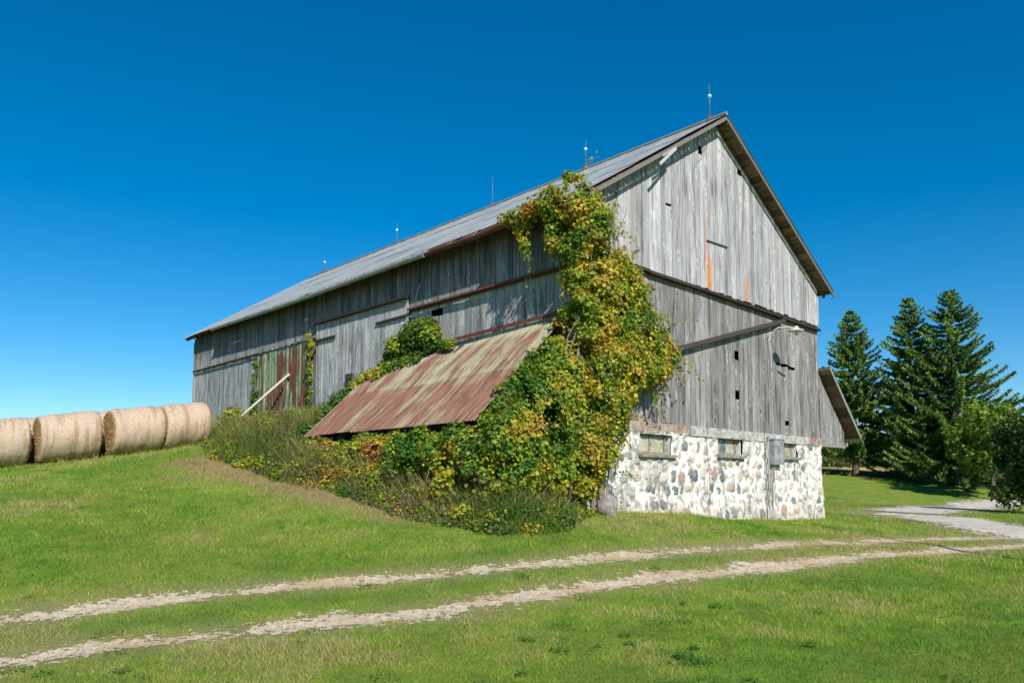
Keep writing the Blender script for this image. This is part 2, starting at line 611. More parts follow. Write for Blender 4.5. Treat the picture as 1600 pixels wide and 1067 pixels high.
A1, A2, A3 = arc_of(L1, 380, 922), arc_of(L2, 335, 990), arc_of(L1, 1180, 853)
dirt_strip('dirt_track', L1, .56, .021, lambda t: .30 - .12 * np.exp(-((t - A1) / .6) ** 2) - .1 * np.exp(-((t - A3) / 2.) ** 2), M['dirt'], 21)
dirt_strip('dirt_track', L2, .60, .021, lambda t: .34 - .30 * np.exp(-((t - A2) / .55) ** 2), M['dirt'], 33)
n = NT('grey_gravel', .95, .15)
P = n.geo()
a1 = n.noise(P, 2.5, 6, .75)
a2 = n.vor(P, 24., out='Color')
c = n.mix(n.ss(a1, .3, .7), (.34, .305, .25), (.54, .49, .41))
c = n.mix(.3, c, n.mix(n.sep(a2)[0], (.26, .24, .2), (.62, .57, .49)))
n.base(c)
n.bump(a1, .6, .02)
M['gravel'] = n.m
dirt_strip('gravel_driveway', DRIVE, 2.1, .09, lambda t: .62 - .25 * (t < 2), M['gravel'], 41, .02)
dirt_strip('gravel_driveway', DRIVE2, 1.9, .09, lambda t: .62 + 0 * t, M['gravel'], 47, .026)

# ================================================================== THE BARN
W, L = 11.5, 21.76
PX, PZ = 5.46, 8.62          # ridge
EX, EZ = -.41, 4.885         # near eave tip
OG = .42                     # gable overhang
SL = (PZ - EZ) / (PX - EX)
FX = W + .45
FZ = PZ - (FX - PX) * (PZ - EZ) / (FX - PX)    # far eave at the same height


def roof_under(x):
    x = np.asarray(x, float)
    return np.where(x < PX, EZ + (x - EX) * SL, PZ - (x - PX) * (PZ - EZ) / (FX - PX)) - .16


barn = empty('old_barn', (0, 0, 0), 'large weathered grey timber barn with metal roof on a whitewashed fieldstone base', 'barn')


def siding(name, mat, plane, a0, a1, zb, zt, proud=0., wd=(.17, .30), thick=.022, holes=(), rag=.03, bright=(.35, .68), seed=1, gap=.007, lean=.0, missing=()):
    rr = random.Random(seed)
    mb = MB()
    a = a0
    while a < a1 - .03:
        w_ = rr.uniform(*wd)
        e = min(a + w_, a1)
        if a1 - e < .08: e = a1
        g = gap * rr.uniform(.3, 1.9)
        o0 = proud + rr.uniform(0, .014)
        o1 = proud + rr.uniform(0, .014)
        rnd, br = rr.random(), rr.uniform(*bright)
        if rr.random() < .12: br -= .15
        l, r = a + g / 2, e - g / 2
        bot = rr.uniform(-rag, rag * .6)
        segs = [(zb(l) + bot, zb(r) + bot + rr.uniform(-.01, .01), zt(l), zt(r))]
        for (h0, h1, z0, z1) in sorted(holes, key=lambda h: h[2]):
            mid = (l + r) / 2
            if h0 < mid < h1:
                s0 = segs.pop()
                segs.append((s0[0], s0[1], z0 + rr.uniform(-.03, .03), z0 + rr.uniform(-.03, .03)))
                segs.append((z1 + rr.uniform(-.03, .03), z1 + rr.uniform(-.03, .03), s0[2], s0[3]))
        for (b0, b1, t0, t1) in segs:
            if max(t0 - b0, t1 - b1) < .02: continue
            t0, t1 = max(t0, b0 + .005), max(t1, b1 + .005)
            if plane == 'y':
                poly = [(l, -o0, b0), (r, -o1, b1), (r, -o1, t1), (l, -o0, t0)]
                d = (0, thick, 0)
                at = [(l, b0, rnd, br), (r, b1, rnd, br), (r, t1, rnd, br), (l, t0, rnd, br)] * 2
            else:
                poly = [(-o0, l, b0), (-o1, r, b1), (-o1, r, t1), (-o0, l, t0)]
                d = (thick, 0, 0)
                at = [(l, b0, rnd, br), (r, b1, rnd, br), (r, t1, rnd, br), (l, t0, rnd, br)] * 2
            mb.prism(poly, d, at)
        a = e
    return mb.build(name, mat, barn)


c_ = lambda v: (lambda a: v)
# gable
gtop = lambda a: float(roof_under(a)) - .01
siding('gable_siding', M['wood_gable'], 'y', 0.0, W - .02, c_(3.80), gtop, .05,
       holes=[(4.66, 4.86, 7.36, 7.62), (6.70, 6.90, 7.40, 7.56), (3.15, 3.3, 5.62, 5.64)], seed=3, rag=.045, gap=.012, bright=(.3, .68))
siding('lower_gable_siding', M['wood_low'], 'y', 0.0, W, c_(.12), c_(3.84), 0.0,
       holes=[(6.33, 6.55, 2.08, 2.32), (6.33, 6.56, 1.0, 1.26), (8.7, 9.35, 2.2, 2.29), (9.35, 9.86, 2.16, 2.27), (9.28, 9.42, .44, .58)], seed=5, rag=.05, bright=(.25, .66), gap=.012)
# thin stick of a board across the slot, and the hatch line in the gable
mb = MB()
mb.bar((4.9, -.085, 5.10), (5.95, -.085, 5.14), .02, .03, (0, 0, .2, .2))
mb.bar((8.72, -.03, 2.02), (9.2, -.03, 1.93), .012, .05, (0, 0, .2, .3))
mb.each('hatch_edge', M['wood_trim'], barn)
# dark ledge between the two storeys of the gable
mb = MB()
rr = random.Random(2)
for i in range(5):
    x0, x1 = i * W / 5, (i + 1) * W / 5 - .01
    z0 = 3.86 - .14 * x0 / W + rr.uniform(-.01, .01)
    z1 = 3.86 - .14 * x1 / W + rr.uniform(-.01, .01)
    mb.bar((x0, -.09, z0 - .09), (x1, -.09, z1 - .09), .10, .075, (i * 3., 0, rr.random(), .3))
mb.each('ledge_board', M['ledge'], barn)
# long diagonal brace beam on the gable
mb = MB()
mb.bar((2.9, -.14, 1.87), (8.99, -.14, 3.56), .10, .11, (0, 0, .4, .7))
mb.build('brace_beam', M['ledge'], barn)

# west long wall: overlapping courses of boards
swave = lambda a: 4.80
siding('side_siding', M['wood_side'], 'x', 0.0, L, c_(3.48), c_(4.86), .045, seed=11, wd=(.14, .26), gap=.014, bright=(.12, .5))  # board tone lowered to deepen the shade under the eave
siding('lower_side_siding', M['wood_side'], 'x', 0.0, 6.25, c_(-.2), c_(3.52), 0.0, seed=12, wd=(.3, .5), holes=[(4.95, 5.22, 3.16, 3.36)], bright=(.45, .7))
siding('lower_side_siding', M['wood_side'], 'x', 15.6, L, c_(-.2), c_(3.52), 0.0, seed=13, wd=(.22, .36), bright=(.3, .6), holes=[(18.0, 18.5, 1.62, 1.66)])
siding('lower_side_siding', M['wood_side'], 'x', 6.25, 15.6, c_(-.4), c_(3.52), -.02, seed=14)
mb = MB()
mb.bar((-.10, 0, 3.47), (-.10, 6.25, 3.47), .05, .06, (0, 0, .3, .4))
mb.bar((-.085, 15.6, 3.46), (-.085, L, 3.46), .04, .05, (9, 0, .3, .4))
mb.each('wall_rail', M['ledge'], barn)
M['rust_rail'] = simple_mat('rusty_red_rail', (.16, .05, .04), .8, sc=12, c2=(.05, .03, .03))
mb = MB()
mb.bar((-.15, 0.2, 3.50), (-.15, 6.3, 3.50), .05, .05)
mb.build('door_track', M['rust_rail'], barn)
mb = MB()
mb.bar((-.16, 6.3, 3.87), (-.16, 11.45, 3.90), .09, .07, (3, 0, .6, .4))
mb.build('door_track', M['ledge'], barn)

# big sliding timber door
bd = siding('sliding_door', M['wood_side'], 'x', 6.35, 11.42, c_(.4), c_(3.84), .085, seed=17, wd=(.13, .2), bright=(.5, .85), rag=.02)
mb = MB()
mb.bar((-.13, 10.2, 3.32), (-.13, 11.38, 3.32), .05, .07, (0, 0, .2, .3))
mb.bar((-.13, 6.4, 3.36), (-.13, 7.9, 3.36), .04, .06, (0, 0, .2, .3))
mb.each('door_batten', M['ledge'], barn)
mb = MB()
mb.box((-.2, 9.05, 1.86), (-.11, 9.42, 2.02), (0, 0, .4, .3))
mb.bar((-.16, 9.4, 1.86), (-.13, 9.5, 1.6), .03, .03)
mb.build('latch_box', M['wood_trim'], barn)

# green painted corrugated iron door, rusting


def rust_paint(name, streak, paint, rust1, rust2, lo, hi, kink=None):
    """Col = (across, along slope, -, -)"""
    n = NT(name, .72, .25)
    A = n.attr()
    a, b, r = n.sep(A.outputs['Vector'])
    s1 = n.noise(n.comb(n.m2('MULTIPLY', a, streak), n.m2('MULTIPLY', b, .22), 0.), 1., 5, .62)
    s2 = n.noise(n.comb(n.m2('MULTIPLY', a, streak * 5), n.m2('MULTIPLY', b, .9), 3.), 1., 4, .65)
    s3 = n.noise(n.comb(a, b, 7.), .8, 4, .6)
    f = n.m2('ADD', n.m2('MULTIPLY', s1, .55), n.m2('ADD', n.m2('MULTIPLY', s2, .3), n.m2('MULTIPLY', s3, .35)))
    if kink is not None:
        # lower sheet has lost more paint than the upper one
        f = n.m2('SUBTRACT', f, n.ss(n.m2('ADD', b, n.m2('MULTIPLY', n.m2('SUBTRACT', s3, .5), 1.5)), kink - .7, kink + .6, 0., .06))
        f = n.m2('ADD', f, n.m2('MULTIPLY', n.ss(b, kink - .35, kink, 0., .05), n.ss(b, kink + .02, kink + .04, 1., 0.)))
        f = n.m2('ADD', f, n.ss(b, 0., .55, .08, 0.))
    k = n.ss(f, lo, hi)
    rc = n.mix(n.ss(s2, .35, .65), rust1, rust2)
    fine = n.noise(n.comb(n.m2('MULTIPLY', a, 20.), n.m2('MULTIPLY', b, 6.), 3.), 1., 4, .7)
    c = n.mix(k, rc, paint)
    c = n.mix(n.ss(fine, .45, .65, 0., .45), c, tuple(min(1, x * 1.5 + .03) for x in rust1))
    c = n.mix(n.ss(s3, .6, .7, 0., .4), c, (.32, .3, .25))
    n.base(c)
    n.bump(fine, .2, .006)
    return n.m


M['green_door'] = rust_paint('rusting_green_door_metal', 1.9, (.17, .27, .15), (.085, .03, .018), (.15, .065, .035), .58, .65)
M['lean_roof'] = rust_paint('rusting_lean_to_metal', 2.2, (.29, .29, .19), (.105, .05, .038), (.23, .115, .075), .515, .69, 1.85)


def corr_sheet(mb, O, U, Vv, N, wid, ln, pitch=.1, amp=.012, u0=0, v0=0, rows=6, sag=None):
    """corrugated sheet: origin O, unit U across, Vv along the ribs, N normal"""
    k = max(8, int(wid / pitch * 6))
    O, U, Vv, N = map(np.array, (O, U, Vv, N))
    V, At = [], []
    for j in range(rows + 1):
        for i in range(k + 1):
            a, b = wid * i / k, ln * j / rows
            h = amp * math.cos(2 * math.pi * a / pitch)
            if sag: h += sag(a, b)
            V.append(tuple(O + U * a + Vv * b + N * h))
            At.append((a + u0, b + v0, 0, .5))
    F = [(j * (k + 1) + i, j * (k + 1) + i + 1, (j + 1) * (k + 1) + i + 1, (j + 1) * (k + 1) + i) for j in range(rows) for i in range(k)]
    mb.add(V, F, At)


mb = MB()
for i in range(5):
    corr_sheet(mb, (-.12 - .006 * (i % 2), 11.66 + i * .78, 3.36 - .03 * (i % 3)), (0, 1, 0), (0, 0, -1), (-1, 0, 0), .80, 3.1, .2, .014, i * 3.1, i * .2)
gd = mb.build('metal_door', M['green_door'], barn)
mb = MB()
for y in (11.72, 13.2, 14.9):
    mb.box((-.17, y, .4), (-.142, y + .1, 3.34 if y > 12 else 2.6))
M['green_trim'] = simple_mat('pale_green_painted_board', (.25, .36, .24), .8, sc=8, c2=(.12, .05, .03))
mb.each('door_stile', M['green_trim'], barn)

# far gable and right wall, seen only from aside
siding('back_siding', M['wood_low'], 'y', 0, W, c_(-.6), gtop, -L, seed=21, wd=(.3, .5))
siding('back_side_siding', M['wood_low'], 'x', 0, L, c_(-.6), c_(4.7), -W, seed=22, wd=(.3, .5))
# corner boards
mb = MB()
mb.box((W - .10, -.066, 3.8), (W + .02, -.052, 4.75), (0, 0, .3, .8))
mb.box((-.075, L - .02, .2), (.02, L + .03, 4.7), (0, 0, .7, .6))
mb.box((-.03, -.02, .12), (-.001, .12, 4.7), (0, 0, .5, .4))
mb.each('corner_board', M['wood_low'], barn)
# hay floor so that no light leaks up
mb = MB()
mb.box((.05, .05, -.02), (W - .05, L - .05, .02))
mb.build('loft_floor', M['dark'], barn)
# dark screens added close behind the boards so the holes look black
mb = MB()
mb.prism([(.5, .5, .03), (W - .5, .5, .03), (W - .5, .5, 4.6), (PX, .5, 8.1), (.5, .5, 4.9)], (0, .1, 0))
mb.build('dark_screen', M['dark'], barn)
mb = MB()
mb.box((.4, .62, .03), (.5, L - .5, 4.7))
mb.build('dark_screen', M['dark'], barn)

# ---- roof
n = NT('galvanised_roof_sheet', .55, .4)
n.b.inputs['Metallic'].default_value = .25
A = n.attr()
a, b, r = n.sep(A.outputs['Vector'])
s1 = n.noise(n.comb(n.m2('MULTIPLY', a, 1.2), n.m2('MULTIPLY', b, .5), 0.), 1., 6, .65)
s2 = n.noise(n.comb(n.m2('MULTIPLY', a, 14.), n.m2('MULTIPLY', b, 1.2), 0.), 1., 4, .65)
c = n.mix(n.ss(s1, .3, .7), (.27, .285, .28), (.42, .44, .43))
c = n.mix(n.ss(s2, .5, .75, 0., .35), c, (.28, .28, .27))
c = n.mix(n.ss(n.noise(n.comb(a, n.m2('MULTIPLY', b, .8), 4.), 1.1, 6, .75), .58, .7, 0., .55), c, (.3, .24, .18))
lp = n.m2('FRACT', n.m2('MULTIPLY', b, .43))
c = n.mix(n.ss(lp, .0, .015, .5, 0.), c, (.16, .16, .16))
pa = n.m2('FRACT', n.m2('MULTIPLY', a, 1.42))
c = n.mix(n.ss(pa, .0, .05, .22, 0.), c, (.2, .2, .2))
n.base(c)
n.bump(s2, .25, .01)
M['roof'] = n.m
mb = MB()
ln1 = math.hypot(PX - EX, PZ - EZ)
ln2 = math.hypot(FX - PX, PZ - EZ)
ny_ = 60
for side in (0, 1):
    ex = EX if side == 0 else FX
    ln = ln1 if side == 0 else ln2
    ds = np.array([(PX - ex) / ln, 0, (PZ - EZ) / ln])
    nr = np.array([-ds[2], 0, ds[0]]) if side == 0 else np.array([ds[2], 0, -ds[0]])
    for row in range(3):
        b0, b1 = ln * row / 3 - .04 * (row > 0), ln * (row + 1) / 3 + .0
        V, At = [], []
        k = 330
        for j in range(4):
            for i in range(k + 1):
                y = -OG + (L + 2 * OG) * i / k
                b = b0 + (b1 - b0) * j / 3
                rib = .012 if i % 10 == 0 else 0
                h = (.006 * (2 - row) * 0 + .004) + rib + .006 * row * (1 - j / 3.) + .014 * math.sin(y * 1.3 + row) * (b / ln) * (1 - b / ln) * 2
                h += -.05 * math.sin(math.pi * (y - 0) / L) * (1 - b / ln) * .6
                p = np.array([ex, y, EZ]) + ds * b + nr * h
                V.append(tuple(p))
                At.append((y, ln - b, 0, .5))
        F = [(j * (k + 1) + i, j * (k + 1) + i + 1, (j + 1) * (k + 1) + i + 1, (j + 1) * (k + 1) + i) for j in range(3) for i in range(k)]
        if side == 0: F = [f[::-1] for f in F]
        mb.add(V, F, At)
roof = mb.build('roof', M['roof'], barn)
mb = MB()
mb.tube([(PX, -OG, PZ + .03), (PX, L * .3, PZ + .02), (PX, L * .7, PZ + .03), (PX, L + OG, PZ + .03)], .055, 8, (0, 0, 0, .5))
mb.build('ridge_cap', M['roof'], roof)
# boarding under the sheets
mb = MB()
rr = random.Random(4)
for side in (0, 1):
    ex = EX if side == 0 else FX
    ln = ln1 if side == 0 else ln2
    sgn = 1 if side == 0 else -1
    ds = np.array([(PX - ex) / ln, 0, (PZ - EZ) / ln])
    nr = np.array([-ds[2], 0, ds[0]]) if side == 0 else np.array([ds[2], 0, -ds[0]])
    b = .03
    while b < ln - .05:
        w_ = min(rr.uniform(.16, .28), ln - .04 - b)
        p0 = np.array([ex, -OG + .03, EZ]) + ds * b + nr * (-.065)
        p1 = p0 + ds * (w_ - rr.uniform(.005, .03))
        rd, br = rr.random(), rr.uniform(.2, .8)
        d = (0, L + 2 * OG - .06, 0)
        q = nr * .025
        mb.prism([tuple(p0), tuple(p1), tuple(p1 + q), tuple(p0 + q)], d,
                 [(b, 0, rd, br), (b + w_, 0, rd, br), (b + w_, 0, rd, br), (b, 0, rd, br), (b, L, rd, br), (b + w_, L, rd, br), (b + w_, L, rd, br), (b, L, rd, br)])
        b += w_
mb.build('roof_boards', M['soffit'], roof)
# rafter tails along the eaves
mb = MB()
for i in range(34):
    y = -.1 + i * (L + .2) / 33
    for side in (0, 1):
        ex = EX if side == 0 else FX
        sg = 1 if side == 0 else -1
        p = np.array([ex + sg * .05, y, EZ + .05 * SL - .13])
        q = p + np.array([sg * .8, 0, .8 * SL])
        mb.bar(tuple(p), tuple(q), .06, .11, (0, i * 1., rr.random(), .5))
mb.each('rafter', M['soffit'], roof)
# barge boards on the gable
M['barge'] = wood_mat('grey_barge_board', (.07, .065, .06), (.2, .19, .18), (.36, .35, .33), .4)
mb = MB()
z = -.14
mb.bar((EX + .02, -OG - .0, EZ + z + .03), (PX - .01, -OG, PZ + z + .03), .03, .085, (0, 0, .3, .2))
mb.bar((PX + .01, -OG, PZ + z), (FX - .02, -OG, EZ + z), .03, .09, (0, 0, .8, .1))
mb.each('barge_board', M['barge'], barn)
# split length of barge board hanging loose, and the little strap near the peak
mb = MB()
mb.bar((2.95, -OG - .05, 6.87), (2.1, -OG - .16, 6.18), .025, .07, (2, 2, .5, .55))
mb.bar((2.95, -OG - .05, 6.9), (2.3, -OG - .10, 6.46), .02, .05, (4, 2, .1, .5))
mb.each('loose_board', M['wood_gable'], barn)
mb = MB()
mb.tube([(4.75, -.3, 8.0), (4.68, -.32, 7.75), (4.6, -.3, 7.45), (4.48, -.25, 7.3)], .012, 5)
mb.build('hanging_strap', M['wood_trim'], barn)

# ---- eaves gutter, hanging off in places
M['zinc'] = simple_mat('dull_zinc', (.36, .38, .37), .55, .3, sc=9, c2=(.2, .15, .11), c2amt=.4)
M['rust_gutter'] = simple_mat('rusty_gutter', (.10, .04, .03), .8, sc=12, c2=(.2, .09, .05))


def gutter(name, y0, y1, mat, z0, z1):
    V, F, At = [], [], []
    ns = 24
    for i in range(ns + 1):
        t = i / ns
        y = y0 + (y1 - y0) * t
        z = z0 + (z1 - z0) * t - .03 * math.sin(math.pi * t) + .008 * math.sin(9 * t)
        for k in range(9):
            th = math.pi * k / 8
            bk = max(0, -math.cos(th))
            lk = .07 * (math.sin(y * 1.7 + 1.0) * math.sin(y * .63) > .62)
            V.append((EX - .085 - .075 * math.cos(th) + .025 * bk, y, z - .085 * math.sin(th) + (EZ - .002 - lk - z) * bk))
            At.append((0, 0, 0, .5))
    for i in range(ns):
        for k in range(8):
            F.append((i * 9 + k, i * 9 + k + 1, (i + 1) * 9 + k + 1, (i + 1) * 9 + k))
    g = mesh_obj(name, V, F, mat, barn)
    sm = g.modifiers.new('s', 'SOLIDIFY')
    sm.thickness = .006
    b = MB()
    yy = y0 + .3
    while yy < y1:
        t = (yy - y0) / (y1 - y0)
        z = z0 + (z1 - z0) * t
        b.tube([(EX + .1, yy, EZ - .01), (EX - .02, yy, EZ - .04), (EX - .09, yy, z + .0), (EX - .16, yy, z - .0)], .008, 5)
        yy += .95
    b.each('gutter_strap', M['zinc'], g)
    return g


gutter('gutter', 5.1, 18.9, M['zinc'], EZ - .15, EZ - .08)
gutter('gutter', .9, 5.05, M['rust_gutter'], EZ - .10, EZ - .16)

# ---- lightning rods on the ridge
M['rod'] = simple_mat('dark_iron_rod', (.12, .13, .14), .6, .5)
n = NT('pale_blue_glass_ball', .15, .6)
n.base((.35, .62, .72))
M['ball'] = n.m
RODS = [(.1, 1.06), (4.59, 1.02), (8.99, 1.1), (14.88, .9), (20.72, .75)]
for i, (y, h) in enumerate(RODS):
    mb = MB()
    mb.tube([(PX, y, PZ), (PX + .01, y, PZ + h * .6), (PX + .03 * (i % 2), y, PZ + h)], [.014, .012, .005], 6)
    for s in (-1, 1):
        mb.tube([(PX + s * .12, y, PZ - .05), (PX, y, PZ + .28)], .008, 5)
        mb.tube([(PX, y + s * .14, PZ + .03), (PX, y, PZ + .28)], .008, 5)
    rod = mb.build('lightning_rod', M['rod'], barn)
    mb = MB()
    if i != 2:
        c0 = PZ + h * .66
        mb.lathe((PX + .005, y, c0), [(.001, -.06)] + [(.06 * math.sin(t), -.06 * math.cos(t)) for t in np.linspace(.3, 2.85, 7)] + [(.001, .06)], 12)
        mb.build('glass_ball', M['ball'], rod, True)

# ---- lean-to (right side of the barn)
mb = MB()
rr = random.Random(8)
lw0, lz0, lw1, lz1 = W + .02, 2.38, 13.72, .26
lean = lambda x: lz0 + (x - lw0) * (lz1 - lz0) / (lw1 - lw0)
a = W + .03
at_ = []
while a < 13.27:
    e = min(a + rr.uniform(.16, .24), 13.3)
    rd, br = rr.random(), rr.uniform(.35, .6)
    zb = -.06
    t0, t1 = lean(a) - .2, lean(e) - .2
    if t1 > zb:
        mb.prism([(a, -.02, zb), (e - .01, -.02, zb), (e - .01, -.02, t1), (a, -.02, t0)], (0, .02, 0),
                 [(a, zb, rd, br), (e, zb, rd, br), (e, t1, rd, br), (a, t0, rd, br)] * 2)
    a = e
wing = mb.build('wing_siding', M['wood_low'], barn)
mb = MB()
for y0_ in (-.36,):
    b = 0.
    lnw = math.hypot(lw1 - lw0, lz1 - lz0)
    dx, dz = (lw1 - lw0) / lnw, (lz1 - lz0) / lnw
    while b < lnw - .02:
        e = min(b + rr.uniform(.18, .26), lnw)
        p0 = (lw0 + dx * b, y0_, lz0 + dz * b - .05)
        p1 = (lw0 + dx * (e - .012), y0_, lz0 + dz * (e - .012) - .05)
        rd = rr.random()
        mb.prism([p0, p1, (p1[0], y0_, p1[2] + .03), (p0[0], y0_, p0[2] + .03)], (0, 12, 0), (b, 0, rd, rr.uniform(.2, .7)))
        b = e
mb.build('wing_roof_boards', M['soffit'], barn)
mb = MB()
for i in range(2):
    corr_sheet(mb, (lw0 + dx * 1.66 * i * .98, 11.7, lz0 + dz * 1.66 * i * .98 + .02 - .01 * i), (0, -1, 0), (dx, 0, dz), (-dz, 0, dx), 12.1, 1.68, .12, .01, 0, i * 2)
mb.each('wing_roof', M['roof'], barn)
mb = MB()
mb.bar((lw0, -.39, lz0 - .03), (lw1 + .02, -.39, lz1 - .03), .03, .09, (0, 0, .3, .5))
mb.bar((13.35, -.1, -.0), (13.35, 11.5, -.0), .1, .12, (0, 0, .3, .5))
mb.box((W + .02, -.06, -.12), (13.3, .0, -.045), (0, 0, .1, .3))
mb.each('wing_trim', M['barge'], barn)

# ---- lean-to with the rusty roof (left side)
LY0, LY1 = .47, 7.25
LT, LB = (0, 2.42), (-2.62, -.05)
lnl = math.hypot(LT[0] - LB[0], LT[1] - LB[1])
dv_ = np.array([LB[0] - LT[0], 0, LB[1] - LT[1]]) / lnl
nrm = np.array([dv_[2], 0, -dv_[0]])
nrm = nrm if nrm[2] > 0 else -nrm


def sagf(a, b):
    y = a
    s = .03 * math.sin(y * 1.1) * math.sin(math.pi * b / lnl) - .05 * math.sin(math.pi * b / lnl)
    top = max(0, 1 - b / .9)
    s += top * (-.18 * (1 - abs((y - 4.2) / 4.5)) if y > 0 else 0)
    return s * 1.0


mb = MB()
rr = random.Random(5)
for i in range(9):
    y = LY0 + i * (LY1 - LY0) / 9
    wd_ = (LY1 - LY0) / 9 + .03
    trim = 0
    for row in range(2):
        b0 = 0 if row == 0 else 1.82
        lnr = 1.86 if row == 0 else lnl - 1.82 + rr.uniform(-.02, .03)
        O = np.array([LT[0] - .08, y, LT[1] - .04]) + dv_ * b0 + nrm * (.02 * (1 - row) * .4 + .003 * (i % 2))
        off = y
        corr_sheet(mb, O, (0, 1, 0), dv_, nrm, wd_, lnr, .085, .011, y, b0, 5, lambda a_, b_, off=off, b0=b0: sagf(a_ + off, b_ + b0))
lr = mb.build('lean_to_roof', M['lean_roof'], barn)
mb = MB()
for yy in (LY0 + .45, 2.2, 4., 5.7, LY1 - .45):
    mb.bar((-.05, yy, LT[1] - .22), (LB[0] + .05, yy, LB[1] - .16), .06, .12, (0, 0, rr.random(), .4))
for b in (1.0, 1.9, 3.35):
    p = np.array([LT[0], 0, LT[1] - .14]) + dv_ * b
    mb.bar((p[0], LY0 + .03, p[2]), (p[0], LY1 - .03, p[2]), .12, .04, (0, 0, rr.random(), .4))
for yy in (LY0 + .5, 2.3, 4.5, 6.4):
    mb.box((LB[0] + .1, yy - .06, gz(-2.5, yy) - .3), (LB[0] + .22, yy + .06, LB[1] - .1), (0, 0, rr.random(), .4))
mb.each('lean_to_frame', M['wood_trim'], lr)
mb = MB()
p = np.array([-.09, 0, 2.34])
mb.bar((-.07, LY0, 2.50), (-.07, 4.4, 2.40), .03, .08)
mb.bar((-.07, 4.4, 2.37), (-.07, 5.3, 2.30), .03, .06)
mb.each('roof_flashing', M['rust_rail'], lr)

# ---- fieldstone foundation
WIN = [(1.93, 3.21, -.67, -.14), (5.33, 6.55, -.60, -.10), (8.80, 9.82, -.56, -.07)]
rr = random.Random(12)
TOPZ, BOTZ = -.06, -2.75
step = .02
ax = np.arange(0, W + step / 2, step)
az = np.arange(BOTZ, TOPZ + step / 2, step)
AX, AZ = np.meshgrid(ax, az, indexing='ij')
fx, fz = AX.ravel(), AZ.ravel()
# stones in rough courses
stones = []
zc = BOTZ + .1
row = 0
while zc < TOPZ:
    h = rr.uniform(.22, .40)
    x = rr.uniform(-.3, 0)
    while x < W + .2:
        w_ = rr.uniform(.15, .50)
        u = rr.random()
        colr = rr.choice([(.22, .235, .235), (.15, .16, .165), (.36, .26, .22), (.50, .40, .34), (.44, .41, .35), (.30, .31, .28), (.13, .15, .155), (.17, .18, .18), (.46, .36, .31), (.46, .38, .27), (.36, .35, .31), (.5, .47, .42)])
        left = max(0, 1 - x / 9.5)
        expo = rr.random() < (.8 if x < 7.8 else .45)
        base_low = zc < -1.85
        if base_low: expo = rr.random() < .55
        if zc > -.75: expo = rr.random() < .55
        stones.append((x + w_ / 2 + rr.uniform(-.03, .03), zc + h / 2 + rr.uniform(-.09, .09), w_ / 2 * rr.uniform(.6, 1.0), h / 2 * rr.uniform(.55, 1.0), expo, colr, rr.uniform(-.35, .35), rr.uniform(2.4, 5.)))
        x += w_ + rr.uniform(.02, .09)
    zc += h + .03
    row += 1
wob = (fbm(np.stack([fx * 7, fz * 7, fx * 0], -1), 3, 3) - .5)
wob2 = (fbm(np.stack([fx * 30, fz * 30, fx * 0 + 5], -1), 8, 2) - .5)
hgt = wob * .035 + wob2 * .012 + .03 * (fbm(np.stack([fx * 1.5, fz * 2, fx * 0], -1), 31, 2) - .5)
white = np.stack([np.full(len(fx), .70), np.full(len(fx), .68), np.full(len(fx), .64)], -1)
dirty = fbm(np.stack([fx * 2.5, fz * 2.5, fx * 0 + 9], -1), 17, 4)
white *= (1 - .28 * np.clip((dirty - .5) * 4, 0, 1))[:, None]
flk = np.clip((fbm(np.stack([fx * 9, fz * 6, fx * 0 + 19], -1), 57, 4) - .58) / .05, 0, 1)
white = white * (1 - .5 * flk[:, None] * np.array([.9, 1., 1.05]))
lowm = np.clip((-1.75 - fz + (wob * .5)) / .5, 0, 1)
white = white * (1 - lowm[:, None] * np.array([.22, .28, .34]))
rightm = np.clip((fx - 7.9) / .4, 0, 1) * .4
colr_ = white.copy()
flake = fbm(np.stack([fx * 13, fz * 13, fx * 0 + 2], -1), 23, 4)
mx = fx + wob * .13
mz = fz + (fbm(np.stack([fx * 7, fz * 7, fx * 0 + 50], -1), 3, 3) - .5) * .13
for (sx, sz, rx, rz, expo, cc, rot, pw) in stones:
    m = (np.abs(fx - sx) < rx + .12) & (np.abs(fz - sz) < rz + .12)
    if not m.any(): continue
    u = mx[m] - sx
    v = mz[m] - sz
    uu = u * math.cos(rot) + v * math.sin(rot)
    vv = -u * math.sin(rot) + v * math.cos(rot)
    d = (np.abs(uu / rx) ** pw + np.abs(vv / rz) ** pw) ** (1 / pw)
    hgt[m] = np.maximum(hgt[m], hgt[m] + (.05 if expo else .03) * np.clip(1.15 - d, 0, .5) * 2 * .8)
    if expo:
        th = .44 if sx < 7.8 else .52
        k = np.clip((1.02 - d + (flake[m] - th) * 1.0) / .14, 0, 1)
        k = np.where(d < 1.12, k, 0) * (.78 + .22 * np.clip((flake[m] - .36) / .2, 0, 1))
        sp = 1 + (fbm(np.stack([fx[m] * 25, fz[m] * 25, fx[m] * 0], -1), 40, 2) - .5) * .6
        colr_[m] = colr_[m] * (1 - k[:, None]) + np.array(cc) * sp[:, None] * k[:, None]
    else:
        k = np.clip((flake[m] - .54) / .06, 0, 1) * (d < 1)
        colr_[m] = colr_[m] * (1 - .75 * k[:, None]) + np.array(cc) * .75 * k[:, None]
yv = -.02 - hgt
V = np.stack([fx, yv, fz], -1)
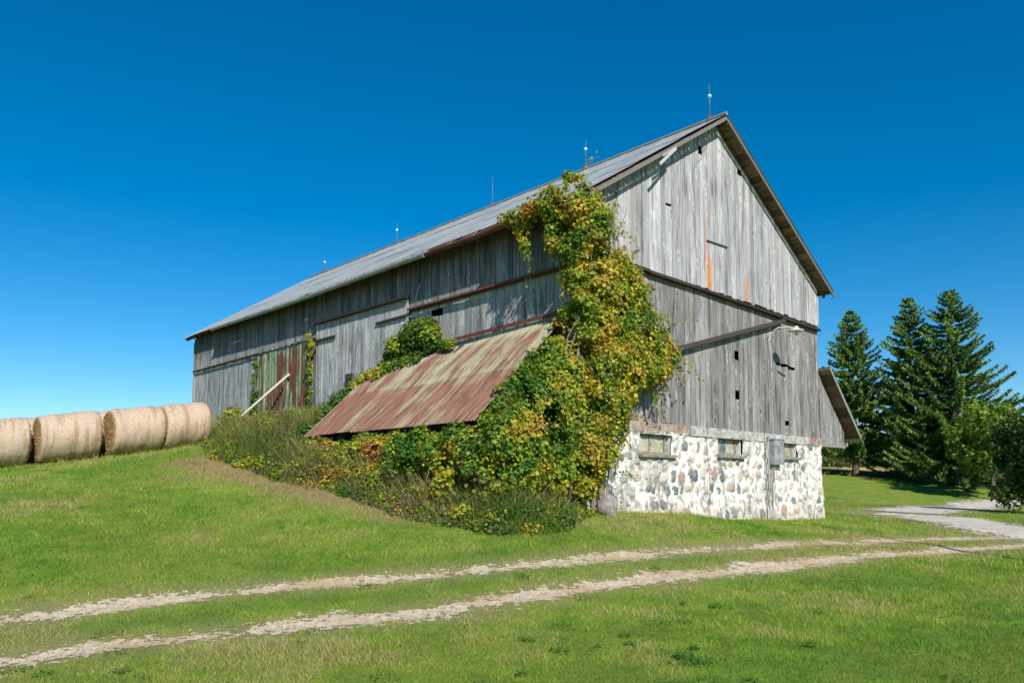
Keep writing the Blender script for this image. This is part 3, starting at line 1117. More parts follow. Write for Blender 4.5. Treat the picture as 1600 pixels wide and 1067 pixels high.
# the wall foot spreads a little
V[:, 1] -= .10 * np.clip((-1.5 - fz) / 1.2, 0, 1)
ni, nj = AX.shape
ix = np.arange(ni * nj).reshape(ni, nj)
F = np.stack([ix[:-1, :-1], ix[1:, :-1], ix[1:, 1:], ix[:-1, 1:]], -1)
cx_ = (ax[:-1] + ax[1:]) / 2
cz_ = (az[:-1] + az[1:]) / 2
keep = np.ones((ni - 1, nj - 1), bool)
for (x0, x1, z0, z1) in WIN:
    keep &= ~((cx_[:, None] > x0) & (cx_[:, None] < x1) & (cz_[None, :] > z0) & (cz_[None, :] < z1))
n = NT('whitewashed_fieldstone', .95, .15)
A = n.attr('Paint')
P = n.obj()
nz = n.noise(P, 45., 5, .7)
c = n.mix(n.ss(nz, .3, .7, 0., .35), A.outputs['Color'], n.scale(A.outputs['Color'], .6))
n.base(c)
n.bump(nz, .6, .015)
M['stone'] = n.m
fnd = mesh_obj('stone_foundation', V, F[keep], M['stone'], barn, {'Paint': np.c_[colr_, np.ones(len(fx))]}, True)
# returns of the wall: left side, right end, back, and the window reveals
n = NT('plain_fieldstone', .95, .15)
P = n.obj()
vr = n.vor(P, 3.2, out='Color')
ve = n.n('TexVoronoi', {'Vector': P, 'Scale': 3.2}, feature='DISTANCE_TO_EDGE').outputs['Distance']
c = n.mix(n.sep(vr)[0], (.16, .16, .15), (.4, .34, .29))
c = n.mix(n.ss(ve, .03, .09, 1., 0.), c, (.62, .6, .55))
c = n.mix(n.ss(n.noise(P, 5., 5, .7), .45, .6, 0., .6), c, (.7, .68, .64))
n.base(c)
n.bump(n.m2('ADD', n.ss(ve, 0., .15), n.noise(P, 30.)), .7, .03)
M['stone2'] = n.m
mb = MB()
mb.box((.0, .03, -2.9), (.45, L, -.06))
mb.box((W - .45, .03, -2.9), (W + .012, L, -.06))
mb.box((.45, L - .45, -2.9), (W - .45, L, -.06))
mb.each('foundation_return', M['stone2'], fnd)
M['whitewash'] = simple_mat('whitewash', (.7, .69, .65), .95, sc=8, c2=(.35, .33, .3), c2amt=.5, var=.15)
M['sash'] = simple_mat('weathered_window_wood', (.24, .22, .18), .9, sc=14, c2=(.12, .1, .08))
n = NT('dusty_window_glass', .25, .5)
nz = n.noise(n.obj(), 5., 5, .6)
n.base(n.mix(n.ss(nz, .35, .6), (.26, .24, .17), (.42, .39, .29)))
M['pane'] = n.m
n = NT('dark_window_glass', .12, .6)
n.base(n.mix(n.ss(n.noise(n.obj(), 3., 5, .6), .4, .6), (.07, .1, .1), (.2, .24, .22)))
M['pane2'] = n.m
for wi, (x0, x1, z0, z1) in enumerate(WIN):
    mb = MB()
    mb.prism([(x1, .02, z0), (x1, .32, z0), (x1, .32, z1), (x1, .02, z1)], (.03, 0, 0))
    mb.prism([(x0, .02, z0), (x0, .32, z0), (x0, .32, z1), (x0, .02, z1)], (-.03, 0, 0))
    mb.prism([(x0, .02, z1), (x1, .02, z1), (x1, .32, z1), (x0, .32, z1)], (0, 0, .03))
    mb.build('window_reveal', M['whitewash'], fnd)
    mb = MB()
    fy = .07
    t = .055
    xr = x1 - .12
    mb.box((x0 + .01, fy, z0 + .05), (x0 + .01 + t, fy + .06, z1 - .01))
    mb.box((xr - t, fy, z0 + .05), (xr, fy + .06, z1 - .01))
    mb.box((x0 + .01 + t, fy + .003, z1 - .01 - t), (xr - t, fy + .057, z1 - .01))
    mb.box((x0 + .01 + t, fy + .003, z0 + .05), (xr - t, fy + .057, z0 + .05 + t))
    xm = x0 + (xr - x0) * (.46 if wi != 1 else .5)
    mb.box((xm - .025, fy + .006, z0 + .05 + t), (xm + .025, fy + .05, z1 - .01 - t))
    if wi == 2:
        mb.box((x0 + .25, fy - .01, z0 + .1), (x0 + .3, fy, z1 - .03))
    win = mb.build('window', M['sash'], barn)
    mb = MB()
    mb.box((x0 + .06, fy + .03, z0 + .09), (xm - .02, fy + .036, z1 - .06))
    mb.build('pane', M['pane2' if wi == 1 else 'pane'], win)
    mb = MB()
    mb.box((xm + .02, fy + .033, z0 + .09), (xr - .05, fy + .039, z1 - .06))
    mb.build('pane', M['pane'], win)
    mb = MB()
    mb.box((x0 - .06, -.13, z0 - .035), (x1 + .1, .1, z0 + .04))
    mb.build('sill', M['sash'], win)
mb = MB()
mb.box((.4, .45, -2.7), (W - .4, .5, .0))
mb.build('cellar_screen', M['dark'], fnd)
# sill beam between stone and boards: several worn lengths
mb = MB()
x = 0.
rr = random.Random(31)
while x < W - .05:
    e = min(W - .002, x + rr.uniform(1.6, 2.8))
    mb.box((x, -.035 - rr.uniform(0, .03), -.10 + rr.uniform(-.02, .02)), (e - .01, .2, .13))
    x = e
sl = mb.each('sill_beam', M['wood_sill'], barn)
for k_ in (1, len(sl) - 1):
    sl[k_].data.materials.clear()
    sl[k_].data.materials.append(M['rust_sill'])

# ---- electric fittings
M['box'] = simple_mat('grey_meter_box_metal', (.3, .305, .31), .6, .2, sc=5, c2=(.14, .12, .1), c2amt=.4)
M['white_enamel'] = simple_mat('white_enamel', (.62, .64, .58), .4, 0., sc=8, c2=(.4, .38, .3), c2amt=.3)
mb = MB()
mb.box((8.02, -.22, -.76), (8.62, -.05, -.06))
mb.box((8.0, -.24, -.055), (8.64, -.05, -.02))
bx = mb.build('meter_box', M['box'], barn)
mb = MB()
mb.tube([(7.90, -.10, -2.6), (7.90, -.10, -1.4), (7.90, -.10, .05)], .025, 8)
mb.tube([(8.10, -.10, -2.6), (8.10, -.10, -.8)], .022, 8)
mb.tube([(8.22, -.08, -1.3), (8.22, -.1, -.8)], .03, 8)
mb.tube([(8.28, -.06, .0), (8.3, -.06, .9), (8.28, -.06, 2.0), (8.16, -.06, 3.0)], .014, 6)
mb.each('conduit', M['box'], barn)
mb = MB()
mb.tube([(7.78, -.05, .5), (7.80, -.06, -.2), (7.74, -.12, -2.4)], .012, 5)
mb.tube([(4.83, -.05, .3), (4.72, -.08, -.3), (4.78, -.1, -1.2), (4.72, -.12, -2.2)], .008, 5)
mb.each('cable', M['rod'], barn)
mb = MB()
mb.tube([(8.16, -.06, 2.85), (8.15, -.14, 3.06), (8.2, -.34, 3.2), (8.3, -.6, 3.2), (8.36, -.74, 3.16)], .016, 8)
lamp = mb.build('barn_lamp', M['white_enamel'], barn)
mb = MB()
mb.lathe((8.38, -.8, 3.06), [(.03, .14), (.06, .12), (.08, .07), (.2, .02), (.22, -.01), (.2, -.005), (.07, .05)], 20)
mb.build('lamp_shade', M['white_enamel'], lamp, True)
mb = MB()
mb.lathe((8.38, -.8, 3.0), [(.002, -.08), (.04, -.06), (.055, -.02), (.04, .03), (.03, .06)], 12)
n = NT('glass_bulb', .15, .5)
n.base((.6, .62, .6))
M['bulb'] = n.m
mb.build('bulb', M['bulb'], lamp, True)

# ================================================================== loose things by the barn
# long pale pole leaning on the green door
M['pale_wood'] = wood_mat('pale_pole_wood', (.3, .26, .2), (.48, .43, .34), (.66, .6, .5), .3)
mb = MB()
mb.bar((-1.35, 16.1, gz(-1.35, 16.1) - .02), (-.20, 13.0, 2.40), .05, .075, (0, 0, .3, .8))
tag(mb.build('wooden_pole', M['pale_wood'], None, loc=(-1.35, 16.1, .4)), 'long pale squared pole leaning against the rusty green metal barn door', 'pole')
mb = MB()
mb.bar((-.5, 13.2, .7), (-.17, 13.15, 2.45), .05, .06, (0, 0, .3, .5))
tag(mb.build('wooden_prop', M['wood_trim'], None, loc=(-.5, 13.2, .8)), 'short dark prop board standing upright against the rusty green metal door', 'board')
# old timber and boulder at the foot of the corner
mb = MB()
mb.bar((-1.5, -.15, -1.47), (-.05, -.12, -1.44), .16, .2, (0, 0, .3, .3))
tag(mb.build('timber_beam', M['wood_trim'], None, loc=(-.7, -.1, -1.5)), 'dark rotten timber beam end lying in the vines left of the whitewashed stone wall', 'beam')


def boulder(loc, r, seed, colr, label, nm='boulder'):
    bm = bmesh_sphere(3)
    V = np.array(bm[0])
    F = bm[1]
    nn = fbm(V * 1.3 + seed, seed, 3) - .5
    V = V * (1 + nn[:, None] * .7) * np.array(r)
    o = mesh_obj(nm, V + np.array(loc), F, simple_mat('boulder_stone_%d' % seed, colr, .95, sc=7), None, None, True, loc=loc)
    return tag(o, label, 'boulder')


import bmesh


def bmesh_sphere(sub):
    b = bmesh.new()
    bmesh.ops.create_icosphere(b, subdivisions=sub, radius=1)
    V = [tuple(v.co) for v in b.verts]
    F = np.array([[v.index for v in f.verts] for f in b.faces])
    b.free()
    return V, F


boulder((.42, -.30, -1.86), (.27, .2, .3), 3, (.24, .21, .2), 'grey pink boulder leaning at the left foot of the whitewashed stone wall')

# ---- hay bales
n = NT('net_wrapped_hay', .75, .3)
A = n.attr()
a, b, r = n.sep(A.outputs['Vector'])       # a along axis, b around (m), r face mask
P = n.obj()
f1 = n.noise(n.comb(n.m2('MULTIPLY', a, 60.), n.m2('MULTIPLY', b, 14.), 0.), 1., 5, .7)
f2 = n.noise(n.comb(n.m2('MULTIPLY', a, 5.), n.m2('MULTIPLY', b, .5), 2.), 1., 4, .6)
f3 = n.noise(P, 40., 5, .75)
c = n.mix(n.ss(f1, .3, .7), (.29, .20, .135), (.55, .43, .32))
c = n.mix(n.ss(f2, .5, .62, 0., .8), c, (.26, .15, .07))
c = n.mix(n.ss(f2, .2, .4, .45, 0.), c, (.45, .4, .15))
c = n.mix(n.ss(f3, .42, .66, 0., .45), c, (.66, .56, .45))
c = n.mix(n.ss(f3, .3, .45, .45, 0.), c, (.18, .11, .06))
e = n.mix(n.ss(f3, .3, .62), (.13, .065, .022), (.45, .29, .12))
c = n.mix(n.ss(r, .4, .6), c, e)
n.base(c)
n.bump(n.m2('ADD', f1, f3), .6, .02)
M['hay'] = n.m


def make_bale(cx, cy, cz, wid, rad, rz, seed):
    V, F, At = [], [], []
    nseg, nx_ = 72, 22
    ca, sa = math.cos(rz), math.sin(rz)
    rr = random.Random(seed)
    tilt = .155
    def put(lx, ly, lz):
        return (cx + lx * ca - ly * sa, cy + lx * sa + ly * ca, cz + lz + lx * tilt)
    prof = []
    for i in range(nx_ + 1):
        x = -wid / 2 + wid * i / nx_
        ed = min(i, nx_ - i)
        r_ = rad * (1 - (.05 if ed == 0 else .015 if ed == 1 else 0))
        prof.append((x, r_))
    rr_b = [rr.uniform(-.012, .012) for _ in prof]
    for i, (x, r_) in enumerate(prof):
        for k in range(nseg):
            t = 2 * math.pi * k / nseg
            q = float(fbm(np.array([x * 3 + seed * 7, math.cos(t) * 2, math.sin(t) * 2]), 3, 2) - .5) * .05 + rr_b[i] + rr.uniform(-.006, .006)
            sag = -.03 if math.sin(t) < -.9 else 0
            V.append(put(x, (r_ + q) * math.cos(t) * 1.015, (r_ + q) * math.sin(t) * .985 - sag))
            At.append((x + seed * 3.3, t * rad, 0, 1))
    for i in range(nx_):
        for k in range(nseg):
            F.append((i * nseg + k, (i + 1) * nseg + k, (i + 1) * nseg + (k + 1) % nseg, i * nseg + (k + 1) % nseg))
    # ends: rings with a spiral roughness
    for sgn, base in ((-1, 0), (1, nx_ * nseg)):
        prev = [base + k for k in range(nseg)]
        for j in range(1, 13):
            r_ = rad * .95 * (1 - j / 12.5)
            cur = []
            for k in range(nseg):
                t = 2 * math.pi * k / nseg
                dx = .02 * math.sin((j + k / nseg) * 3.0) + rr.uniform(-.02, .02) + .03
                cur.append(len(V))
                V.append(put(sgn * (wid / 2 + dx), r_ * math.cos(t), r_ * math.sin(t)))
                At.append((j * .2, t, 1, 1))
            for k in range(nseg):
                q = (prev[k], prev[(k + 1) % nseg], cur[(k + 1) % nseg], cur[k])
                F.append(q if sgn < 0 else q[::-1])
            prev = cur
        F.append(tuple(prev) if sgn < 0 else tuple(prev[::-1]))
    # stray straws
    for _ in range(1500):
        t = rr.uniform(0, 2 * math.pi)
        onface = rr.random() < .3
        ln = rr.uniform(.03, .10)
        if onface:
            sgn = rr.choice((-1, 1))
            q = rad * math.sqrt(rr.random()) * .97
            p = Vector((sgn * (wid / 2 + .04), q * math.cos(t), q * math.sin(t)))
            d = Vector((sgn * rr.uniform(.1, .8), -math.sin(t) + rr.uniform(-.6, .6), math.cos(t) + rr.uniform(-.6, .6))).normalized()
        else:
            p = Vector((rr.uniform(-wid / 2, wid / 2), rad * math.cos(t), rad * math.sin(t)))
            d = Vector((rr.uniform(-1, 1), -math.sin(t), math.cos(t))) + Vector((0, math.cos(t), math.sin(t))) * rr.uniform(.05, .35)
            d.normalize()
        s_ = d.cross(Vector((rr.uniform(-1, 1), rr.uniform(-1, 1), rr.uniform(-1, 1)))).normalized() * .004
        b0 = len(V)
        for q in (p - s_, p + s_, p + d * ln):
            V.append(put(*q))
            At.append((rr.random() * 5, rr.random() * 5, 0, 1))
        F.append((b0, b0 + 1, b0 + 2))
    o = mesh_obj('hay_bale', V, F, M['hay'], None, {'Col': np.array(At)}, True, loc=(cx, cy, cz - rad))
    return o


BALES = [(-8.18, 15.05, 1.52, .74, 0, 'leftmost round hay bale, cut off by the left edge of the picture'),
         (-6.36, 14.95, 1.56, .745, -.02, 'second round hay bale from the left with its straw end showing'),
         (-4.52, 14.85, 1.45, .755, .02, 'third round hay bale from the left, with a tall dark brown straw end'),
         (-3.02, 14.95, 1.4, .77, .06, 'rightmost round hay bale, touching the corner of the barn'),
         (-7.3, 16.0, 1.5, .74, .0, 'round hay bale in the back row behind the gap left of the second bale'),
         (-5.45, 15.95, 1.5, .74, .0, 'round hay bale in the back row behind the gap left of the third bale')]
for i, (x, y, wd_, rd_, rz, lab) in enumerate(BALES):
    z = -.05 + .155 * (x + 2.5) + .72
    b = make_bale(x, y, z, wd_, rd_, rz, i + 1)
    tag(b, lab, 'hay bale', 'round hay bales in a row on the grass bank')

# ---- utility pole to the right of the picture; its shadow crosses the lawn
mb = MB()
UPX, UPY = 4.6, -10.6
mb.tube([(UPX, UPY, gz(UPX, UPY) - .3), (UPX, UPY, gz(UPX, UPY) + 9.0)], [.14, .1], 10, (0, 0, .3, .6))
up = tag(mb.build('utility_pole', M['wood_low'], None, loc=(UPX, UPY, gz(UPX, UPY))), 'round wooden utility pole beside the dirt track, casting a thin shadow over the lawn', 'pole')

# ================================================================== PLANTS
def leafmat(name, trans=.35, rough=.55, spec=.25):
    n = NT(name, rough, spec)
    A = n.attr()
    n.base(A.outputs['Color'])
    tr = n.n('BsdfTranslucent', {'Color': n.scale(A.outputs['Color'], 1.3)})
    mx = n.n('MixShader', {0: trans, 1: n.b.outputs[0], 2: tr.outputs[0]})
    out = [q for q in n.t.nodes if q.type == 'OUTPUT_MATERIAL'][0]
    n.t.links.new(mx.outputs[0], out.inputs[0])
    return n.m


M['leaf'] = leafmat('creeper_leaf', .42)
M['grass'] = leafmat('grass_blade', .35, .6, .2)
M['needle'] = leafmat('spruce_needle', .12, .7, .15)
M['bark'] = simple_mat('rough_bark', (.11, .08, .06), .95, sc=14, bump=1.)
M['vine_bark'] = simple_mat('grey_vine_stem', (.2, .17, .13), .95, sc=20)

# outline of one lobed leaf: x across, y along, z fold
LEAF = np.array([(0, 0, 0), (-.46, .12, .07), (-.50, .55, .10), (0, 1.0, -.06), (.50, .55, .10), (.46, .12, .07)])
LEAF_F = np.array([[0, 3, 2, 1], [0, 5, 4, 3]])


def unit(v): return v / (np.linalg.norm(v, axis=-1, keepdims=True) + 1e-9)


def leaves(P, N, size, droop=.55, jit=.7, rng=RNG):
    """leaf polygons at points P with outward normals N -> V, F"""
    n = len(P)
    nn = unit(N + rng.normal(0, jit, (n, 3)) * .6 + np.array([0, 0, .25]))
    t = rng.normal(0, 1, (n, 3)) + np.array([0, 0, -droop * 2.2])
    y = unit(t - nn * (t * nn).sum(1)[:, None])
    x = np.cross(y, nn)
    s = np.asarray(size)[:, None, None]
    V = P[:, None, :] + s * (LEAF[None, :, 0, None] * x[:, None] * .95 + LEAF[None, :, 1, None] * y[:, None] + LEAF[None, :, 2, None] * nn[:, None])
    F = (np.arange(n) * 6)[:, None, None] + LEAF_F[None]
    return V.reshape(-1, 3), F.reshape(-1, 4)


def blob_points(C, Rd, per, rng, squash=1., fill=.55):
    """points through the outer layer of many blobs"""
    PP, NN = [], []
    for c, r in zip(C, Rd):
        k = max(6, int(per * r * r))
        d = unit(rng.normal(0, 1, (k, 3)))
        q = r * (fill + (1 - fill) * rng.random(k) ** .6)
        p = d * q[:, None]
        p[:, 2] *= squash
        PP.append(c + p)
        NN.append(d)
    return np.concatenate(PP), np.concatenate(NN)


PAL = np.array([(.055, .135, .018), (.13, .22, .02), (.25, .30, .028), (.40, .36, .035), (.42, .25, .035), (.27, .115, .04), (.14, .04, .035)])


def vine_color(P, bias, rng, seed=0, spread=.16):
    """bias per point 0 green .. 1 red; patches by noise"""
    v = bias + (fbm(P * .9, seed, 3) - .5) * 1.25 + (fbm(P * 3.1, seed + 5, 2) - .5) * .85 + rng.normal(0, spread, len(P)) * .75
    v = np.clip(v, 0, .999) * (len(PAL) - 1)
    i = v.astype(int)
    f = (v - i)[:, None]
    c = PAL[i] * (1 - f) + PAL[np.minimum(i + 1, len(PAL) - 1)] * f
    c = c * (rng.uniform(.75, 1.5, len(P)))[:, None]
    dry = rng.random(len(P)) < np.clip((fbm(P * 2.3, seed + 31, 2) - .5) * 2.0, .02, .45)
    c[dry] = c[dry] * .45 + np.array([.17, .11, .055]) * rng.uniform(.3, .9, (dry.sum(), 1))
    return c


def per_leaf_attr(c, k):
    return np.repeat(np.c_[c, np.ones(len(c))], k, axis=0)


def in_poly(x, y, poly):
    poly = np.array(poly)
    ins = np.zeros(len(x), bool)
    j = len(poly) - 1
    for i in range(len(poly)):
        xi, yi = poly[i]; xj, yj = poly[j]
        c = ((yi > y) != (yj > y)) & (x < (xj - xi) * (y - yi) / (yj - yi + 1e-12) + xi)
        ins ^= c
        j = i
    return ins


def edge_dist(x, y, poly):
    poly = np.array(poly)
    d = np.full(len(x), 1e9)
    for i in range(len(poly)):
        a, b = poly[i - 1], poly[i]
        ab = b - a
        t = np.clip(((x - a[0]) * ab[0] + (y - a[1]) * ab[1]) / (ab @ ab + 1e-12), 0, 1)
        d = np.minimum(d, np.hypot(x - a[0] - t * ab[0], y - a[1] - t * ab[1]))
    return d


def poly_blobs(poly, n, rng, rmin, rmax, keep=0.02):
    poly = np.array(poly)
    lo, hi = poly.min(0), poly.max(0)
    q = rng.uniform(lo, hi, (n * 6, 2))
    m = in_poly(q[:, 0], q[:, 1], poly)
    q = q[m][:n]
    d = edge_dist(q[:, 0], q[:, 1], poly)
    r = np.clip(d * 1.0, rmin, rmax) * rng.uniform(.75, 1.1, len(q))
    return q, r, d


def shoots(starts, dirs, rng, length=.8, leaf=.085, n=9):
    """trailing shoots: leaf points along a bent line, plus the lines themselves"""
    PP, NN, LN = [], [], []
    for s, d in zip(starts, dirs):
        ln = length * rng.uniform(.4, 1.2)
        d = unit(np.array(d) + rng.normal(0, .35, 3))
        p = np.array(s, float)
        pts = [p.copy()]
        for i in range(n):
            d = unit(d + np.array([0, 0, -.13]) + rng.normal(0, .12, 3))
            p = p + d * ln / n
            pts.append(p.copy())
            for _ in range(2):
                PP.append(p + rng.normal(0, .035, 3))
                NN.append(unit(rng.normal(0, 1, 3)))
        LN.append(pts)
    return np.array(PP), np.array(NN), LN


def tube_mesh(lines, rad, name, mat, parent, taper=.5):
    mb = MB()
    for pts, r in zip(lines, rad):
        m = len(pts)
        mb.tube(pts, [r * (1 - (1 - taper) * i / (m - 1)) for i in range(m)], 5)
    return mb.build(name, mat, parent)


# ---- the big creeper over the near corner
rng = np.random.default_rng(5)
S1 = [(-.52, 5.25), (-.1, 5.2), (.14, 5.05), (.36, 4.75), (.60, 4.80), (.60, 4.52), (.34, 4.29), (.45, 3.9), (1.1, 3.84), (1.5, 3.56), (1.5, 3.31), (1.75, 2.9),
      (2.15, 2.55), (2.35, 2.24), (3.05, 1.98), (3.05, 1.5), (2.6, 1.3), (2.42, 1.39), (2.3, 1.05), (2.0, .7), (1.7, .9), (1.17, .61), (1.22, .18), (1.0, -.2), (.66, -.56), (.40, -1.0), (.1, -1.35), (-.2, -1.7), (-.6, -1.9)]
cr = empty('creeper_vine', (0, -.2, -1.9), 'tall yellow, green and reddish creeper climbing the near corner of the barn to the eave', 'vine')
# gable side
q, r, d = poly_blobs(S1, 300, rng, .10, .42)
q, r = np.array(q), np.array(r)
C1 = np.c_[q[:, 0], -.10 - np.clip(d, 0, .55) * .75 * rng.random(len(q)) - .12, q[:, 1]]
# round the corner on the long side, hanging from the eave
S2 = [(.95, 5.0), (.2, 5.15), (-.45, 5.2), (-.5, 2.3), (.25, 2.2), (.35, 3.1), (.50, 3.9), (.62, 4.5)]
q2, r2, d2 = poly_blobs(S2, 75, rng, .10, .34)
C2 = np.c_[-.22 - .3 * rng.random(len(q2)), q2[:, 0], q2[:, 1]]
# the arm along the gutter, and the tail hanging off it
arm = []
for t in np.linspace(0, 1, 16):
    arm.append((-.56 + rng.normal(0, .05), .3 + 1.6 * t + rng.normal(0, .04), 4.86 - .10 * t + rng.normal(0, .07), .30 - .12 * t))
for t in np.linspace(0, 1, 11):
    arm.append((-.55 + rng.normal(0, .04), 1.32 - .12 * t + rng.normal(0, .08), 4.62 - .85 * t, .25 - .09 * t))
for t in np.linspace(0, 1, 7):
    arm.append((-.45 + rng.normal(0, .05), -.10 + .45 * t * 0 + rng.normal(0, .1), 5.05 + .28 * t, .22 - .08 * t))
for t in np.linspace(0, 1, 6):
    arm.append((-.55, .45 + rng.normal(0, .06), 4.55 - .7 * t, .22 - .06 * t))
arm = np.array(arm)
# end of the lean-to and its low front
S3 = [(0, 2.4), (-.9, 1.6), (-1.75, .78), (-2.75, -.2), (-2.95, -.6), (-3.1, -1.7), (-1.5, -1.75), (-.7, -1.7), (.35, -1.5), (.3, 1.5)]
q3, r3, d3 = poly_blobs(S3, 230, rng, .13, .46)
C3 = np.c_[q3[:, 0], .28 - np.clip(d3, 0, .6) * .6 * rng.random(len(q3)) - .15 * rng.random(len(q3)) - .2 * np.clip((.8 - q3[:, 1]) / 2, 0, 1), q3[:, 1]]
q4 = np.c_[rng.uniform(.2, 6.6, 210), rng.random(210)]
zt4 = np.interp(q4[:, 0], [0, .8, 3, 5, 6.6], [-.25, -.28, -.34, -.35, -.3])
zb4 = ground(np.full(len(q4), -3.1), q4[:, 0])
z4 = zb4 + (zt4 - zb4) * q4[:, 1]
r4 = rng.uniform(.18, .36, len(q4))
C4 = np.c_[-2.72 - .75 * (1 - q4[:, 1] * .8) * rng.random(len(q4)) - .05, q4[:, 0], z4 - r4 * .25]
te = np.linspace(.03, 1, 34)
CE = np.c_[-2.6 * te, .36 + rng.normal(0, .05, 34), 2.42 - 2.46 * te - .02 + rng.normal(0, .05, 34)]
CE = np.r_[CE, CE + np.array([0, -.12, -.28])]
C = np.concatenate([C1, C2, arm[:, :3], C3, CE])
Rr = np.concatenate([r, r2, arm[:, 3], r3, rng.uniform(.12, .2, 68)])
P, N = blob_points(C, Rr, 4300, rng, 1., .42)
# nothing grows through the walls
P[:, 1] = np.where((P[:, 0] > 0) & (P[:, 1] > -.1), -.1 - .1 * rng.random(len(P)), P[:, 1])
P[:, 0] = np.where((P[:, 1] > -.05) & (P[:, 0] > -.08), -.08 - .1 * rng.random(len(P)), P[:, 0])
ok = P[:, 2] > ground(P[:, 0], P[:, 1]) + .02
holes = fbm(P * 2.1, 77, 2) * .6 + fbm(P * 5.5, 78, 2) * .4 - .03 * np.clip((-.9 - P[:, 2]) / .5, 0, 2)
ok &= rng.random(len(P)) < np.clip((holes - .41) / .09, .02, 1)
P, N = P[ok], N[ok]
bias = .28 + .13 * np.clip((P[:, 2] - .5) / 4, 0, 1) + .02 * np.clip(P[:, 0], 0, 2)
bias = np.where(P[:, 0] < -.6, .23 + .04 * P[:, 2], bias)
red = np.exp(-((P[:, 0] + 1.9) ** 2 + (P[:, 2] + .15) ** 2) / .12) + .7 * np.exp(-((P[:, 0] + .35) ** 2 + (P[:, 2] - .2) ** 2) / .35) + .4 * np.exp(-((P[:, 0] - .1) ** 2 + (P[:, 2] - 3.2) ** 2) / .3)
bias = bias + .55 * red
col = vine_color(P, bias, rng, 3)
sz = .032 + .062 * rng.random(len(P)) ** 1.6
# shoots round the edge
em = rng.choice(len(C1), 90)
st = C1[em] + rng.normal(0, .12, (90, 3))
dr = np.c_[rng.uniform(-.2, 1., 90), -.5 + rng.normal(0, .2, 90), rng.normal(0, .6, 90)]
extra = [((.45, -.25, 4.72), (1, -.2, .3)), ((.3, -.25, 4.35), (1, -.2, .2)), ((1.3, -.3, 3.6), (1, -.2, .5)), ((1.7, -.35, 2.9), (1, -.2, .3)), ((2.2, -.35, 2.5), (1, -.3, .2)),
         ((2.9, -.35, 1.6), (.3, -.2, -1)), ((2.4, -.3, 1.2), (.1, -.1, -1)), ((2.2, -.3, .9), (.2, -.1, -1)), ((1.2, -.25, .2), (.3, -.1, -1)), ((.9, -.25, -.3), (.3, -.1, -1)), ((1.15, -.1, .3), (.2, 0, -1)),
         ((-.4, .0, 5.2), (-.3, -.2, 1)), ((-.3, -.2, 5.1), (.3, -.2, 1)), ((-.55, 1.6, 4.8), (0, 1, 0)), ((-.5, 1.2, 3.9), (0, .1, -1))]
st = np.r_[st, np.array([e[0] for e in extra])]
dr = np.r_[dr, np.array([e[1] for e in extra])]
PS, NS, LN = shoots(st, dr, rng)
PS[:, 1] = np.where((PS[:, 0] > 0) & (PS[:, 1] > -.08), -.08, PS[:, 1])
V1, F1 = leaves(P, N, sz, rng=rng)
V2, F2 = leaves(PS, NS, rng.uniform(.045, .08, len(PS)), rng=rng)
cs = vine_color(PS, np.full(len(PS), .36), rng, 3)
mesh_obj('foliage', np.r_[V1, V2], np.r_[F1, F2 + len(V1)], M['leaf'], cr, {'Col': np.r_[per_leaf_attr(col, 6), per_leaf_attr(cs, 6)]})
stems = []
for i in range(15):
    x = rng.uniform(-.9, .5)
    pts = [(x, -.2, -2.0)]
    for k in range(14):
        z = -1.9 + k * .52
        x = x + rng.normal(.05 if z < 2 else -.04, .11)
        xx = max(-.35 if z > 1.8 else -1.5, min(x, 1.8))
        pts.append((xx, -.12 - .12 * rng.random(), z))
    stems.append(pts)
stems += [[(.6, -.16, .4), (1.2, -.14, 1.2), (1.9, -.12, 1.7), (2.6, -.14, 1.8)], [(.5, -.14, 2.), (1.0, -.12, 2.9), (1.4, -.13, 3.5)],
          [(-.3, -.1, 4.7), (-.55, .6, 4.8), (-.56, 1.3, 4.8)], [(-.55, 1.3, 4.7), (-.53, 1.2, 4.1)]]
tube_mesh(stems + LN, [rng.uniform(.012, .035) for _ in stems] + [.004] * len(LN), 'stem', M['vine_bark'], cr)
print('creeper leaves', len(P))

# ---- creeper heaped along the low edge of the rusty roof
hv = empty('creeper_hedge', (-3, 3.2, -1.6), 'low tangled heap of green creeper below the bottom edge of the rusty roof', 'vine')
P, N = blob_points(C4, r4, 4300, rng, .95, .42)
ok = (P[:, 2] > ground(P[:, 0], P[:, 1]) + .02) & ~((P[:, 0] > -2.6) & (P[:, 2] > -.3))
holes = fbm(P * 1.9, 79, 2) * .6 + fbm(P * 5.5, 80, 2) * .4
ok &= rng.random(len(P)) < np.clip((holes - .42) / .09, .02, 1)
# do not poke up through the roof
ok &= ~((P[:, 2] > -.06) & (P[:, 0] > -2.66))
P, N = P[ok], N[ok]
bias = .27 + .08 * (P[:, 2] > -.6)
rd = np.exp(-((P[:, 1] - 3.5) ** 2 + (P[:, 2] + .7) ** 2) / .25) * .5
col = vine_color(P, bias + rd, rng, 8)
V1, F1 = leaves(P, N, rng.uniform(.04, .085, len(P)), rng=rng)
mesh_obj('foliage', V1, F1, M['leaf'], hv, {'Col': per_leaf_attr(col, 6)})
st = [[(-2.8 + rng.normal(0, .15), y, gz(-3, y)), (-2.9 + rng.normal(0, .2), y + .2, gz(-3, y) + .7), (-2.8, y + .1 * rng.normal(), -.4)] for y in rng.uniform(.4, 6.4, 26)]
tube_mesh(st, [.014] * 26, 'stem', M['vine_bark'], hv)

